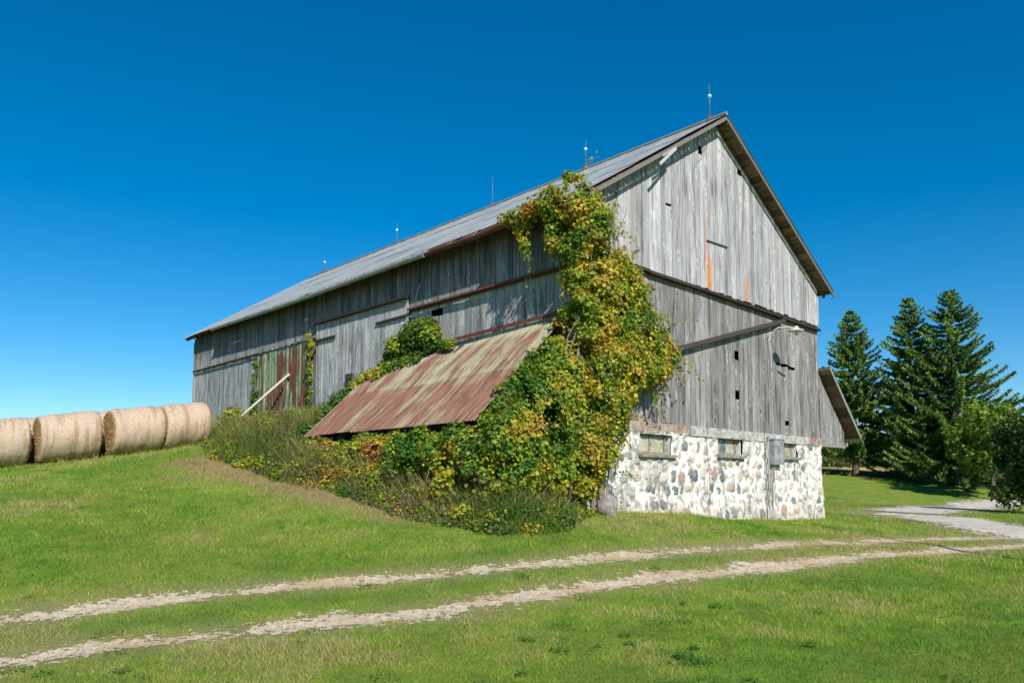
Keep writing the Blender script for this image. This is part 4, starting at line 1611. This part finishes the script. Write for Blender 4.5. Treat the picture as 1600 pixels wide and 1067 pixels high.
# ---- creeper growing over the back edge of the lean-to roof
rv = empty('roof_creeper', (-.2, 5.8, 2.2), 'bright green creeper patch spilling from the wall onto the top of the rusty lean-to roof', 'vine')
S5 = [(4.75, 2.95), (5.6, 3.2), (6.4, 2.9), (6.9, 2.5), (7.3, 2.15), (7.9, 1.9), (7.6, 1.7), (6.6, 1.9), (5.4, 2.2), (4.2, 2.15), (3.9, 2.3), (4.7, 2.45)]
q5, r5, d5 = poly_blobs(S5, 70, rng, .08, .32)
C5 = np.c_[-.18 - .3 * rng.random(len(q5)) * np.clip(d5 * 3, .2, 1), q5[:, 0], q5[:, 1]]
add = []
for t in np.linspace(0, 1, 26):   # runner down the roof's far half
    y = 5.0 + 2.6 * t + rng.normal(0, .15)
    x = -.35 - .75 * t + rng.normal(0, .12)
    add.append((x, y, 2.42 + x * .943 + .06, .17))
for t in np.linspace(0, 1, 6):
    add.append((-.25 - .1 * t, 4.6 - .5 * t, 2.22, .12))
add = np.array(add)
P, N = blob_points(np.r_[C5, add[:, :3]], np.r_[r5, add[:, 3]], 3900, rng, .9, .45)
zr = 2.42 + P[:, 0] * .943
P[:, 2] = np.where((P[:, 2] < zr + .03) & (P[:, 1] < 7.2), zr + .04 + .05 * rng.random(len(P)), P[:, 2])
P[:, 0] = np.minimum(P[:, 0], -.13)
col = vine_color(P, np.full(len(P), .09), rng, 12, .12)
V1, F1 = leaves(P, N, rng.uniform(.04, .085, len(P)), rng=rng)
mesh_obj('foliage', V1, F1, M['leaf'], rv, {'Col': per_leaf_attr(col, 6)})
tube_mesh([[(-.15, 7.9, 1.7), (-.25, 7.2, 2.0), (-.3, 6.3, 2.35), (-.3, 5.4, 2.6)], [(-.2, 6.5, 2.0), (-.2, 6.0, 2.6), (-.2, 5.5, 3.0)]], [.02, .015], 'stem', M['vine_bark'], rv)

# ---- creeper trailing down the far edge of the lean-to, and the two on the green door


def strip_vine(name, pts, rad, n, label, bias, seed, per=3400):
    rg = np.random.default_rng(seed)
    pts = np.array(pts, float)
    s = np.r_[0, np.cumsum(np.linalg.norm(np.diff(pts, axis=0), axis=1))]
    t = rg.uniform(0, s[-1], n)
    c = np.stack([np.interp(t, s, pts[:, k]) for k in range(3)], -1) + rg.normal(0, rad * .35, (n, 3)) * np.array([.5, 1, 1])
    e = empty(name, tuple(pts[0]), label, 'vine')
    P, N = blob_points(c, rg.uniform(.6, 1.1, n) * rad, per, rg, 1, .4)
    P[:, 0] = np.minimum(P[:, 0], -.16)
    col = vine_color(P, np.full(len(P), bias), rg, seed, .13)
    V, F = leaves(P, N, rg.uniform(.04, .08, len(P)), rng=rg)
    mesh_obj('foliage', V, F, M['leaf'], e, {'Col': per_leaf_attr(col, 6)})
    tube_mesh([[tuple(p) for p in pts]], [.018], 'stem', M['vine_bark'], e)
    return e


strip_vine('edge_creeper', [(-2.7, 7.6, -.25), (-2.2, 7.75, .2), (-1.5, 7.9, .75), (-.9, 8.1, 1.15), (-.5, 8.3, 1.3)], .26, 34, 'narrow dark green creeper running down the far edge of the rusty lean-to roof', .12, 61)
strip_vine('door_creeper', [(-.2, 11.6, .7), (-.2, 11.55, 1.6), (-.2, 11.62, 2.6), (-.22, 11.5, 3.3), (-.22, 11.6, 3.75)], .13, 26, 'thin creeper with bright leaves at the top right of the rusty green metal door', .25, 62)
strip_vine('door_creeper', [(-.25, 15.7, .5), (-.22, 15.6, 1.2), (-.2, 15.55, 2.0), (-.2, 15.6, 3.0)], .15, 26, 'thin dark green creeper climbing the left edge of the rusty green metal door', .08, 63)
# little dead-leaved shrub at the left of the door
strip_vine('small_shrub', [(-.5, 17.4, .4), (-.4, 17.2, .9), (-.4, 17.0, 1.2)], .42, 18, 'small yellowing shrub against the grey boards left of the green door', .32, 64, 1300)['category'] = 'shrub'


# ---- tall weeds on the bank
def blades(X, Y, Z, H, Wd, colr, rng, lean=.35, seg=2, face=None):
    """bent grass blades; returns V, F(quads), attr"""
    n = len(X)
    th = rng.uniform(0, 2 * math.pi, n)
    dx, dy = np.cos(th), np.sin(th)
    fa = rng.uniform(0, math.pi, n)
    sx, sy = np.cos(fa) * Wd / 2, np.sin(fa) * Wd / 2
    ln = lean * rng.uniform(.2, 1.6, n) * H
    rows = []
    for k in range(seg + 1):
        t = k / seg
        px = X + dx * ln * t * t
        py = Y + dy * ln * t * t
        pz = Z + H * t * (1 - .12 * t * lean)
        wk = 1 - t * .85
        rows.append(np.stack([px - sx * wk, py - sy * wk, pz], -1))
        rows.append(np.stack([px + sx * wk, py + sy * wk, pz], -1))
    V = np.stack(rows, 1)
    m = 2 * (seg + 1)
    F = np.array([[2 * k, 2 * k + 1, 2 * k + 3, 2 * k + 2] for k in range(seg)])
    F = (np.arange(n) * m)[:, None, None] + F[None]
    c = np.repeat(colr[:, None, :], m, 1)
    g = np.repeat(np.linspace(.75, 1.15, seg + 1), 2)[None, :, None]
    return V.reshape(-1, 3), F.reshape(-1, 4), np.c_[(c * g).reshape(-1, 3), np.ones(n * m)]


def join(parts):
    V, F, A = [], [], []
    b = 0
    for v, f, a in parts:
        V.append(v); F.append(f + b); A.append(a)
        b += len(v)
    return np.concatenate(V), np.concatenate(F), np.concatenate(A)


rng = np.random.default_rng(9)
# band of ground between the mown lawn and the barn
BANK = [(-.2, 21.5), (-2.2, 17.3), (-2.0, 14.3), (-3.4, 12.0), (-4.3, 9.3), (-4.1, 6.6), (-3.75, 3.0), (-3.75, 1.3), (-3.35, -.8), (-2.5, -1.3), (-1.5, -1.05), (-.8, -.65), (-.1, -.35), (-.3, .0), (-2.3, .3), (-2.6, 7.2), (-.2, 7.4)]


def bank_pts(n, rng):
    q = rng.uniform((-4.6, -1.3), (0, 21.5), (n * 4, 2))
    m = in_poly(q[:, 0], q[:, 1], BANK)
    q = q[m][:n]
    d = edge_dist(q[:, 0], q[:, 1], BANK)
    return q, d


parts = []
q, d = bank_pts(38000, rng)
cl = fbm2(q[:, 0], q[:, 1], 1.6, 3, 3)
cap = np.interp(q[:, 1], [-1, .5, 3, 6, 8, 11, 14, 17, 21], [.6, .75, .7, .65, .8, .7, .34, .3, .3])
H = (.12 + np.clip(d * 1.6, 0, 1) * cap * rng.uniform(.4, 1.15, len(q))) * (.55 + .9 * cl)
k = fbm2(q[:, 0], q[:, 1], .9, 13, 3) + rng.normal(0, .12, len(q)) - .12 * np.clip((1.0 - q[:, 1]) / 1.5, 0, 1)
c = np.where((k < .5)[:, None], np.array([.085, .15, .02]), np.where((k < .62)[:, None], np.array([.19, .22, .04]), np.array([.33, .26, .13])))
c = c * rng.uniform(.7, 1.25, (len(q), 1))
parts.append(blades(q[:, 0], q[:, 1], ground(q[:, 0], q[:, 1]) - .02, H, .014 + .016 * rng.random(len(q)), c, rng, .45, 3))
# straw coloured seed stalks
q, d = bank_pts(11000, rng)
H = np.interp(q[:, 1], [-1, .5, 6, 8, 14, 21], [.4, .75, .8, 1.0, .4, .4]) * rng.uniform(.6, 1.2, len(q)) * np.clip(d * 2, .2, 1)
c = np.array([.30, .21, .12]) * rng.uniform(.5, 1.3, (len(q), 1))
parts.append(blades(q[:, 0], q[:, 1], ground(q[:, 0], q[:, 1]), H, np.full(len(q), .010), c, rng, .25, 3))
V, F, A = join(parts)
wd = mesh_obj('tall_weeds', V, F, M['grass'], None, {'Col': A}, loc=(-3.5, 6, -1.2))
tag(wd, 'tall green and straw-coloured weeds and grass on the bank along the barn wall', 'weeds', kind='stuff')
# leafy weeds and seed heads
q, d = bank_pts(2600, rng)
parts = []
cc, rr_ = [], []
for (x, y), dd in zip(q, d):
    h = min(dd * .8, np.interp(y, [-1, .5, 6, 8, 11, 14, 21], [.3, .6, .55, .85, .7, .3, .3])) * rng.uniform(.3, 1.05)
    cc.append((x, y, gz(x, y) + h))
    rr_.append(rng.uniform(.08, .22))
P, N = blob_points(np.array(cc), np.array(rr_), 1500, rng, 1., .2)
ok = P[:, 2] > ground(P[:, 0], P[:, 1])
P, N = P[ok], N[ok]
k = fbm(P * 1.2, 60, 3)
bias = np.where(k > .56, .36, .08)
col = vine_color(P, bias, rng, 14, .16) * .95
brown = (fbm(P * 1.7, 71, 3) > .56) & (rng.random(len(P)) < .6)
brown &= (P[:, 1] > 1.2) | (rng.random(len(P)) < .3)
col[brown] = np.array([.22, .14, .075]) * rng.uniform(.5, 1.3, (brown.sum(), 1))
V, F = leaves(P, N, rng.uniform(.03, .07, len(P)), .1, 1., rng=rng)
lw = mesh_obj('leafy_weeds', V, F, M['leaf'], None, {'Col': per_leaf_attr(col, 6)}, loc=(-3.3, 6, -1.2))
tag(lw, 'mixed leafy weeds with brown seed heads and yellowing leaves covering the bank before the barn', 'weeds', kind='stuff')

# ---- lawn blades
rng = np.random.default_rng(21)
NB = 640000
az_ = YAW + R(1) + rng.uniform(-R(47), R(47), NB)
dist = np.exp(rng.uniform(math.log(3.6), math.log(52), NB))
X = CAM[0] + np.cos(az_) * dist
Y = CAM[1] + np.sin(az_) * dist
ok = ~((X > -.1) & (X < W + .1) & (Y > .1) & (Y < L))
ok &= ~in_poly(X, Y, BANK)
dl = np.minimum(dist_line(X, Y, L1), dist_line(X, Y, L2))
nzr = fbm2(X, Y, 1.3, 21, 2) * .55 + fbm2(X, Y, 7., 30, 3) * .45
ok &= ~((dl < .30 + (nzr - .5) * .8) & (rng.random(NB) < .8))
ok &= ~((drive_d(X, Y) < -.0))
X, Y, dist, dl = X[ok], Y[ok], dist[ok], dl[ok]
n_ = len(X)
sc = np.clip(dist / 8, .75, 4.) ** .75
patch = fbm2(X, Y, .45, 50, 3)
p2 = fbm2(X, Y, 1.9, 54, 3)
dpath = dist_line(X, Y, LP)
p3 = fbm2(X, Y, 5., 58, 2)
H = (.020 + .036 * rng.random(n_) ** 1.5 + .13 * np.clip(p2 - .5, 0, 1) + .16 * np.clip(p3 - .62, 0, 1)) * np.clip(sc, .8, 1.7)
edge = np.clip(1 - dl / .9, 0, 1)
H *= 1 - .45 * edge
# longer grass left unmown along the foot of the bales, bank and stone wall
foot = np.clip(1 - np.abs(Y - (14.0)) / .5, 0, 1) * (X < -1.5) * (X > -14)
H += foot * .12 * rng.random(n_)
foot2 = np.clip(1 + Y / .35, 0, 1) * (X > .2) * (X < W) * (Y < .1)
H += foot2 * .07 * rng.random(n_)
g1, g2, g3, g4 = np.array([.09, .22, .02]), np.array([.185, .335, .028]), np.array([.32, .385, .055]), np.array([.42, .36, .14])
p3 = fbm2(X, Y, 5., 58, 2)
k = .5 + (patch - .5) * 1.25 + rng.normal(0, .08, n_) + (p2 - .5) * .7 + (p3 - .5) * .35
# the drier, paler lawn lies behind the track
fardry = np.clip((Y - (-1.5) + .45 * (X + 6)) / 3, 0, 1) * .06
k += fardry + edge * .13 + np.clip(1 - dpath / 1.1, 0, 1) * .16
c = np.where((k < .45)[:, None], g1, np.where((k < .57)[:, None], g2, np.where((k < .68)[:, None], g3, g4)))
c = c * rng.uniform(.7, 1.3, (n_, 1))
brn = (np.clip(1 - dpath / .9, 0, 1) > rng.random(n_) * 1.35)
c[brn] = np.array([.27, .19, .10]) * rng.uniform(.6, 1.2, (brn.sum(), 1))
Zg = ground_mesh_z(X, Y)
V, F, A = blades(X, Y, Zg - .006, H, .0055 * sc * rng.uniform(.7, 1.4, n_), c, rng, .75, 1)
la = mesh_obj('lawn_grass', V, F, M['grass'], None, {'Col': A}, loc=(-8, -6, -3))
tag(la, 'short mown green lawn grass with dry yellowish patches around the dirt track', 'grass', kind='stuff')
# clover and broad-leaved weeds in the front lawn
ncl = 150
caz = YAW + rng.uniform(-R(42), R(42), ncl)
cdist = np.exp(rng.uniform(math.log(5), math.log(20), ncl))
cxy = np.c_[CAM[0] + np.cos(caz) * cdist, CAM[1] + np.sin(caz) * cdist]
big = np.array(img_ground(1070, 1030))
cxy = np.r_[cxy, [big + rng.normal(0, .12, 2) for _ in range(9)]]
PP = []
for x, y in cxy:
    if min(dist_line(np.array([x]), np.array([y]), L1)[0], dist_line(np.array([x]), np.array([y]), L2)[0]) < .4 or y > -.8 and x > -5: continue
    m = int(rng.uniform(14, 60))
    r_ = rng.uniform(.05, .2)
    a_ = rng.uniform(0, 6.28, m)
    rr2 = r_ * np.sqrt(rng.random(m))
    xx, yy = x + rr2 * np.cos(a_), y + rr2 * np.sin(a_)
    PP.append(np.c_[xx, yy, ground_mesh_z(xx, yy) + rng.uniform(.015, .05, m)])
P = np.concatenate(PP)
N = np.tile([0, 0, 1.], (len(P), 1))
V, F = leaves(P, N, rng.uniform(.014, .032, len(P)), 0, .6, rng=rng)
col = np.array([.085, .19, .03]) * rng.uniform(.7, 1.4, (len(P), 1))
cv = mesh_obj('clover', V, F, M['leaf'], None, {'Col': per_leaf_attr(col, 6)}, loc=(-7, -6, -3))
tag(cv, 'scattered patches of dark green clover in the mown front lawn', 'clover', kind='stuff')
# small pebbles on the ruts
rng = np.random.default_rng(33)
V, F = [], []
n_p = 5200
li = rng.integers(0, 2, n_p)
ti = rng.integers(0, 240, n_p)
octV = np.array([(1, 0, 0), (-1, 0, 0), (0, 1, 0), (0, -1, 0), (0, 0, 1), (0, 0, -1)], float)
octF = np.array([(0, 2, 4), (2, 1, 4), (1, 3, 4), (3, 0, 4), (2, 0, 5), (1, 2, 5), (3, 1, 5), (0, 3, 5)])
bx_ = np.where(li[:, None] == 0, L1[ti], L2[ti]) + rng.normal(0, .2, (n_p, 2))
rz_ = rng.uniform(.004, .013, n_p)
zz_ = ground_mesh_z(bx_[:, 0], bx_[:, 1]) + .012
V = (octV[None] * (rz_[:, None] * rng.uniform(.5, 1.2, (n_p, 3)))[:, None, :] + np.c_[bx_, zz_][:, None, :]).reshape(-1, 3)
F = ((np.arange(n_p) * 6)[:, None, None] + octF[None]).reshape(-1, 3)
pb = mesh_obj('loose_gravel', V, F, M['dirt'], None, None, loc=(-5, -3, -2.8))
tag(pb, 'small pale stones scattered over the two wheel ruts of the track', 'gravel', kind='stuff')


# ---- spruces
def spruce(loc, h, rad, seed, label, clear=.06):
    rg = np.random.default_rng(seed)
    x0, y0, z0 = loc
    e = empty('spruce_tree', loc, label, 'tree', 'tall spruces on the lawn beside the barn')
    mb = MB()
    pts = [(x0 + .1 * math.sin(k), y0, z0 + h * k / 8 - .2) for k in range(9)]
    mb.tube(pts, [.28 * (1 - k / 8.3) + .01 for k in range(9)], 9)
    mb.build('trunk', M['bark'], e)
    PP, DD, SS = [], [], []
    lines, rads = [], []
    nlev = int(h * 3.0)
    for i in range(nlev):
        t = (i + rg.random() * .8) / nlev
        z = h * (clear + (1 - clear) * t)
        # uneven outline
        prof = (1 - t) ** .82 * (.62 + .38 * min(1, t * 6 + .2)) * rad
        nb = rg.integers(5, 9)
        a0 = rg.uniform(0, 6.28)
        for b in range(nb):
            th = a0 + 6.283 * b / nb + rg.normal(0, .25)
            ln = prof * rg.uniform(.62, 1.18) + .12
            if rg.random() < .1: ln *= 1.15
            m = max(4, int(ln / .15))
            s = np.linspace(0, 1, m)
            up0 = .40 * t - .14 + rg.normal(0, .05)
            zz = z + ln * (up0 * s - .42 * s * (1 - s) * (1.3 - t) + .16 * s ** 3)
            bx = x0 + np.cos(th) * ln * s
            by = y0 + np.sin(th) * ln * s
            lines.append([(bx[k], by[k], zz[k] + z0) for k in (0, m // 2, m - 1)])
            rads.append(.012 + .02 * (1 - t))
            # twigs either side
            for k in range(m):
                if s[k] < .16: continue
                tl = (.22 + .42 * ln / rad * (1 - s[k]) ** .7) * rg.uniform(.7, 1.2)
                for sd_ in (-1, 1):
                    for _ in range(2):
                        a2 = th + sd_ * rg.uniform(.5, 1.15)
                        d = np.array([math.cos(a2), math.sin(a2), rg.uniform(-.55, .12)])
                        PP.append((bx[k] + rg.normal(0, .03), by[k] + rg.normal(0, .03), zz[k] + z0 + rg.normal(0, .03)))
                        DD.append(d)
                        SS.append(tl)
                PP.append((bx[k], by[k], zz[k] + z0))
                DD.append(np.array([math.cos(th), math.sin(th), rg.uniform(-.9, .3)]))
                SS.append(.28)
    PP, DD, SS = np.array(PP), unit(np.array(DD)), np.array(SS)
    n = len(PP)
    # each twig: a spray of three crossed narrow blades
    V, F, A = [], [], []
    base = 0
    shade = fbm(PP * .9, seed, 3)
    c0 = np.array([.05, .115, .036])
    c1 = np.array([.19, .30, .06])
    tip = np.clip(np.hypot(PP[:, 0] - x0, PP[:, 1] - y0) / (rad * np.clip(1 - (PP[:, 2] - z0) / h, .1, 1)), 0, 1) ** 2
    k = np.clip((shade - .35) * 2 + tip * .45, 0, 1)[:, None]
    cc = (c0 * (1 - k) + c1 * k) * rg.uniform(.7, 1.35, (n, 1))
    for rep in range(5):
        dd = unit(DD + rg.normal(0, .28, (n, 3)))
        sd_ = unit(np.cross(dd, rg.normal(0, 1, (n, 3)) + np.array([0, 0, .8])))
        wv = (.034 + .022 * rg.random(n))[:, None]
        l_ = (SS * rg.uniform(.6, 1.1, n))[:, None]
        p = PP
        a_ = p
        b_ = p + dd * l_ * .45 + sd_ * wv
        c_2 = p + dd * l_ + np.array([0, 0, -.04])
        d_ = p + dd * l_ * .45 - sd_ * wv
        V.append(np.stack([a_, b_, c_2, d_], 1).reshape(-1, 3))
        F.append((np.arange(n) * 4)[:, None] + np.arange(4)[None] + base)
        A.append(per_leaf_attr(cc, 4))
        base += 4 * n
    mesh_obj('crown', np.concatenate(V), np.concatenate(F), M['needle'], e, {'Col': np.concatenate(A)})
    tag(tube_mesh(lines, rads, 'limbs', M['bark'], e, .3), kind='stuff')
    print('spruce twigs', n)
    return e


def at_depth(u, v, D):
    fw = np.array([math.cos(YAW) * math.cos(PITCH), math.sin(YAW) * math.cos(PITCH), math.sin(PITCH)])
    rt = np.array([math.sin(YAW), -math.cos(YAW), 0])
    up = np.cross(rt, fw)
    return CAM + (fw + rt * (u - 800) / 1189.37 - up * (v - 671.74) / 1189.37) * D


# world spots of the trees, measured from the photograph once
T = []
for u, vb, D, vt in ((1337, 741, 62, 483), (1430, 752, 60, 459), (1496, 756, 57, 449)):
    p = at_depth(u, vb, D)
    x, y = p[0], p[1]
    zg = gz(x, y)
    top = at_depth(u, vt, D)[2]
    T.append((x, y, zg, top - zg))
spruce(T[0][:3], T[0][3], 4.0, 101, 'left of the three tall spruces, the one nearest the barn wall', .14)
spruce(T[1][:3], T[1][3], 4.3, 102, 'middle of the three tall spruces, between the two others', .09)
spruce(T[2][:3], T[2][3], 5.6, 103, 'right and tallest of the three spruces, with long spread side branches')


# ---- broadleaf trees and bushes
def leafy_tree(name, loc, h, rx, ry, seed, label, cat, cA, cB, leaf=.16, nb=70, per=420, low=.25, lean=(0, 0), group=None, fullness=1., trunk=.16):
    rg = np.random.default_rng(seed)
    x0, y0, z0 = loc
    e = empty(name, loc, label, cat, group)
    cen, rad_ = [], []
    for i in range(nb):
        d = unit(rg.normal(0, 1, 3))
        q = rg.random() ** .4
        p = np.array([d[0] * rx * q, d[1] * ry * q, (low + (1 - low) * (.5 + .5 * d[2] * q)) * h])
        cen.append(p + np.array([x0 + lean[0] * p[2], y0 + lean[1] * p[2], z0]))
        rad_.append(rg.uniform(.16, .34) * min(rx, h * .5))
    cen = np.array(cen)
    P, N = blob_points(cen, np.array(rad_), per, rg, .85, .35)
    ok = P[:, 2] > z0 + .05
    P, N = P[ok], N[ok]
    k = np.clip((fbm(P * 1.1, seed, 3) - .5) * 2.2 + .5 + rg.normal(0, .2, len(P)), 0, 1)[:, None]
    col = (np.array(cA) * (1 - k) + np.array(cB) * k) * rg.uniform(.7, 1.3, (len(P), 1))
    V, F = leaves(P, N, rg.uniform(.7, 1.3, len(P)) * leaf, .3, 1., rng=rg)
    mesh_obj('crown', V, F, M['leaf'], e, {'Col': per_leaf_attr(col, 6)})
    mb = MB()
    mb.tube([(x0, y0, z0 - .2), (x0 + lean[0] * h * .3, y0 + lean[1] * h * .3, z0 + h * .35), (x0 + lean[0] * h * .7, y0 + lean[1] * h * .7, z0 + h * .75)], [trunk, trunk * .75, trunk * .3], 8)
    mb.build('trunk', M['bark'], e)
    ch = rg.choice(nb, min(nb, 16), replace=False)
    for c in ch:
        tube_mesh([[(x0 + lean[0] * h * .3, y0 + lean[1] * h * .3, z0 + h * rg.uniform(.15, .4)), tuple((cen[c] + np.array([x0, y0, z0 + h * .35])) / 2), tuple(cen[c])]], [trunk * .4], 'limb', M['bark'], e, .3)
    return e


p = at_depth(1597, 803, 31)
zz = gz(p[0], p[1])
leafy_tree('round_bush', (p[0] + .5, p[1] - .5, zz), 4.3, 1.9, 1.9, 201, 'dark leafy bush at the right edge of the picture beside the gravel driveway', 'bush', (.022, .05, .012), (.085, .14, .022), .12, 75, 600, .04)
p = at_depth(1552, 765, 50)
leafy_tree('maple_tree', (p[0], p[1], gz(p[0], p[1])), 6.6, 2.6, 2.4, 202, 'small light green tree in front of the right spruce', 'tree', (.09, .16, .02), (.22, .31, .035), .22, 60, 170, .3)
p = at_depth(1590, 760, 56)
leafy_tree('roadside_tree', (p[0] + 1.2, p[1] - 1.5, gz(p[0], p[1])), 6.2, 3., 3., 203, 'mid green broadleaf tree partly hidden behind the dark bush at the right edge', 'tree', (.05, .1, .015), (.13, .2, .03), .2, 60, 200, .15)
# saplings and shrubs behind the spruces
for i, (u, vb, D, hh, sd_, lab) in enumerate([(1310, 728, 118, 3.6, 211, 'rounded green shrub far behind, just right of the barn wall'), (1352, 728, 122, 3.4, 212, 'low green shrub far behind, right of the left spruce trunk'),
                                              (1395, 730, 116, 3.8, 213, 'green shrub far behind, between the left and middle spruces'), (1460, 732, 120, 4.0, 214, 'green shrub far behind, between the middle and right spruces'), (1530, 752, 66, 3.2, 215, 'green shrub at the foot of the light green tree')]):
    p = at_depth(u, vb, D)
    leafy_tree('far_shrub', (p[0], p[1], gz(p[0], p[1]) - .1), hh, 3.6, 2.8, sd_, lab, 'shrub', (.06, .11, .022), (.13, .2, .04), .30, 34, 130, .05, group='shrubs behind the spruces')

# rough dry grass under the spruces, at the edge of the lawn
rng = np.random.default_rng(77)
uu = rng.uniform(1180, 1680, 26000)
DD_ = rng.uniform(62, 72, 26000)
fw = np.array([math.cos(YAW), math.sin(YAW)])
rt2 = np.array([math.sin(YAW), -math.cos(YAW)])
xy = CAM[:2] + DD_[:, None] * (fw + rt2 * ((uu - 800) / 1189.37)[:, None])
c = np.where((rng.random(26000) < .5)[:, None], np.array([.27, .2, .09]), np.array([.1, .13, .03])) * rng.uniform(.6, 1.2, (26000, 1))
V, F, A = blades(xy[:, 0], xy[:, 1], ground(xy[:, 0], xy[:, 1]), rng.uniform(.1, .3, 26000), np.full(26000, .07), c, rng, .4, 2)
rg_ = mesh_obj('rough_grass', V, F, M['grass'], None, {'Col': A}, loc=(52, 8, -1))
tag(rg_, 'unmown dry grass beneath and behind the three spruces', 'grass', kind='stuff')

# distant treeline
rng = np.random.default_rng(78)
cen, rr3 = [], []
for i in range(420):
    a = R(rng.uniform(2, 44))
    D = 230 + rng.uniform(-8, 8)
    x, y = CAM[0] + D * math.cos(a), CAM[1] + D * math.sin(a)
    h = 6 + 5 * float(fbm(np.array([a * 30, 0, 0]), 5, 3))
    cen.append((x, y, gz(x, y) + rng.uniform(0, h)))
    rr3.append(rng.uniform(1.6, 3.2))
P, N = blob_points(np.array(cen), np.array(rr3), 16, rng, 1, .5)
col = np.array([.045, .085, .025]) * rng.uniform(.6, 1.5, (len(P), 1))
V, F = leaves(P, N, rng.uniform(.7, 1.5, len(P)), .2, 1., rng=rng)
fw_ = mesh_obj('far_woods', V, F, M['leaf'], None, {'Col': per_leaf_attr(col, 6)}, loc=(200, 60, 0))
tag(fw_, 'dark green line of far-off woods beyond the dry field', 'woods', kind='stuff')
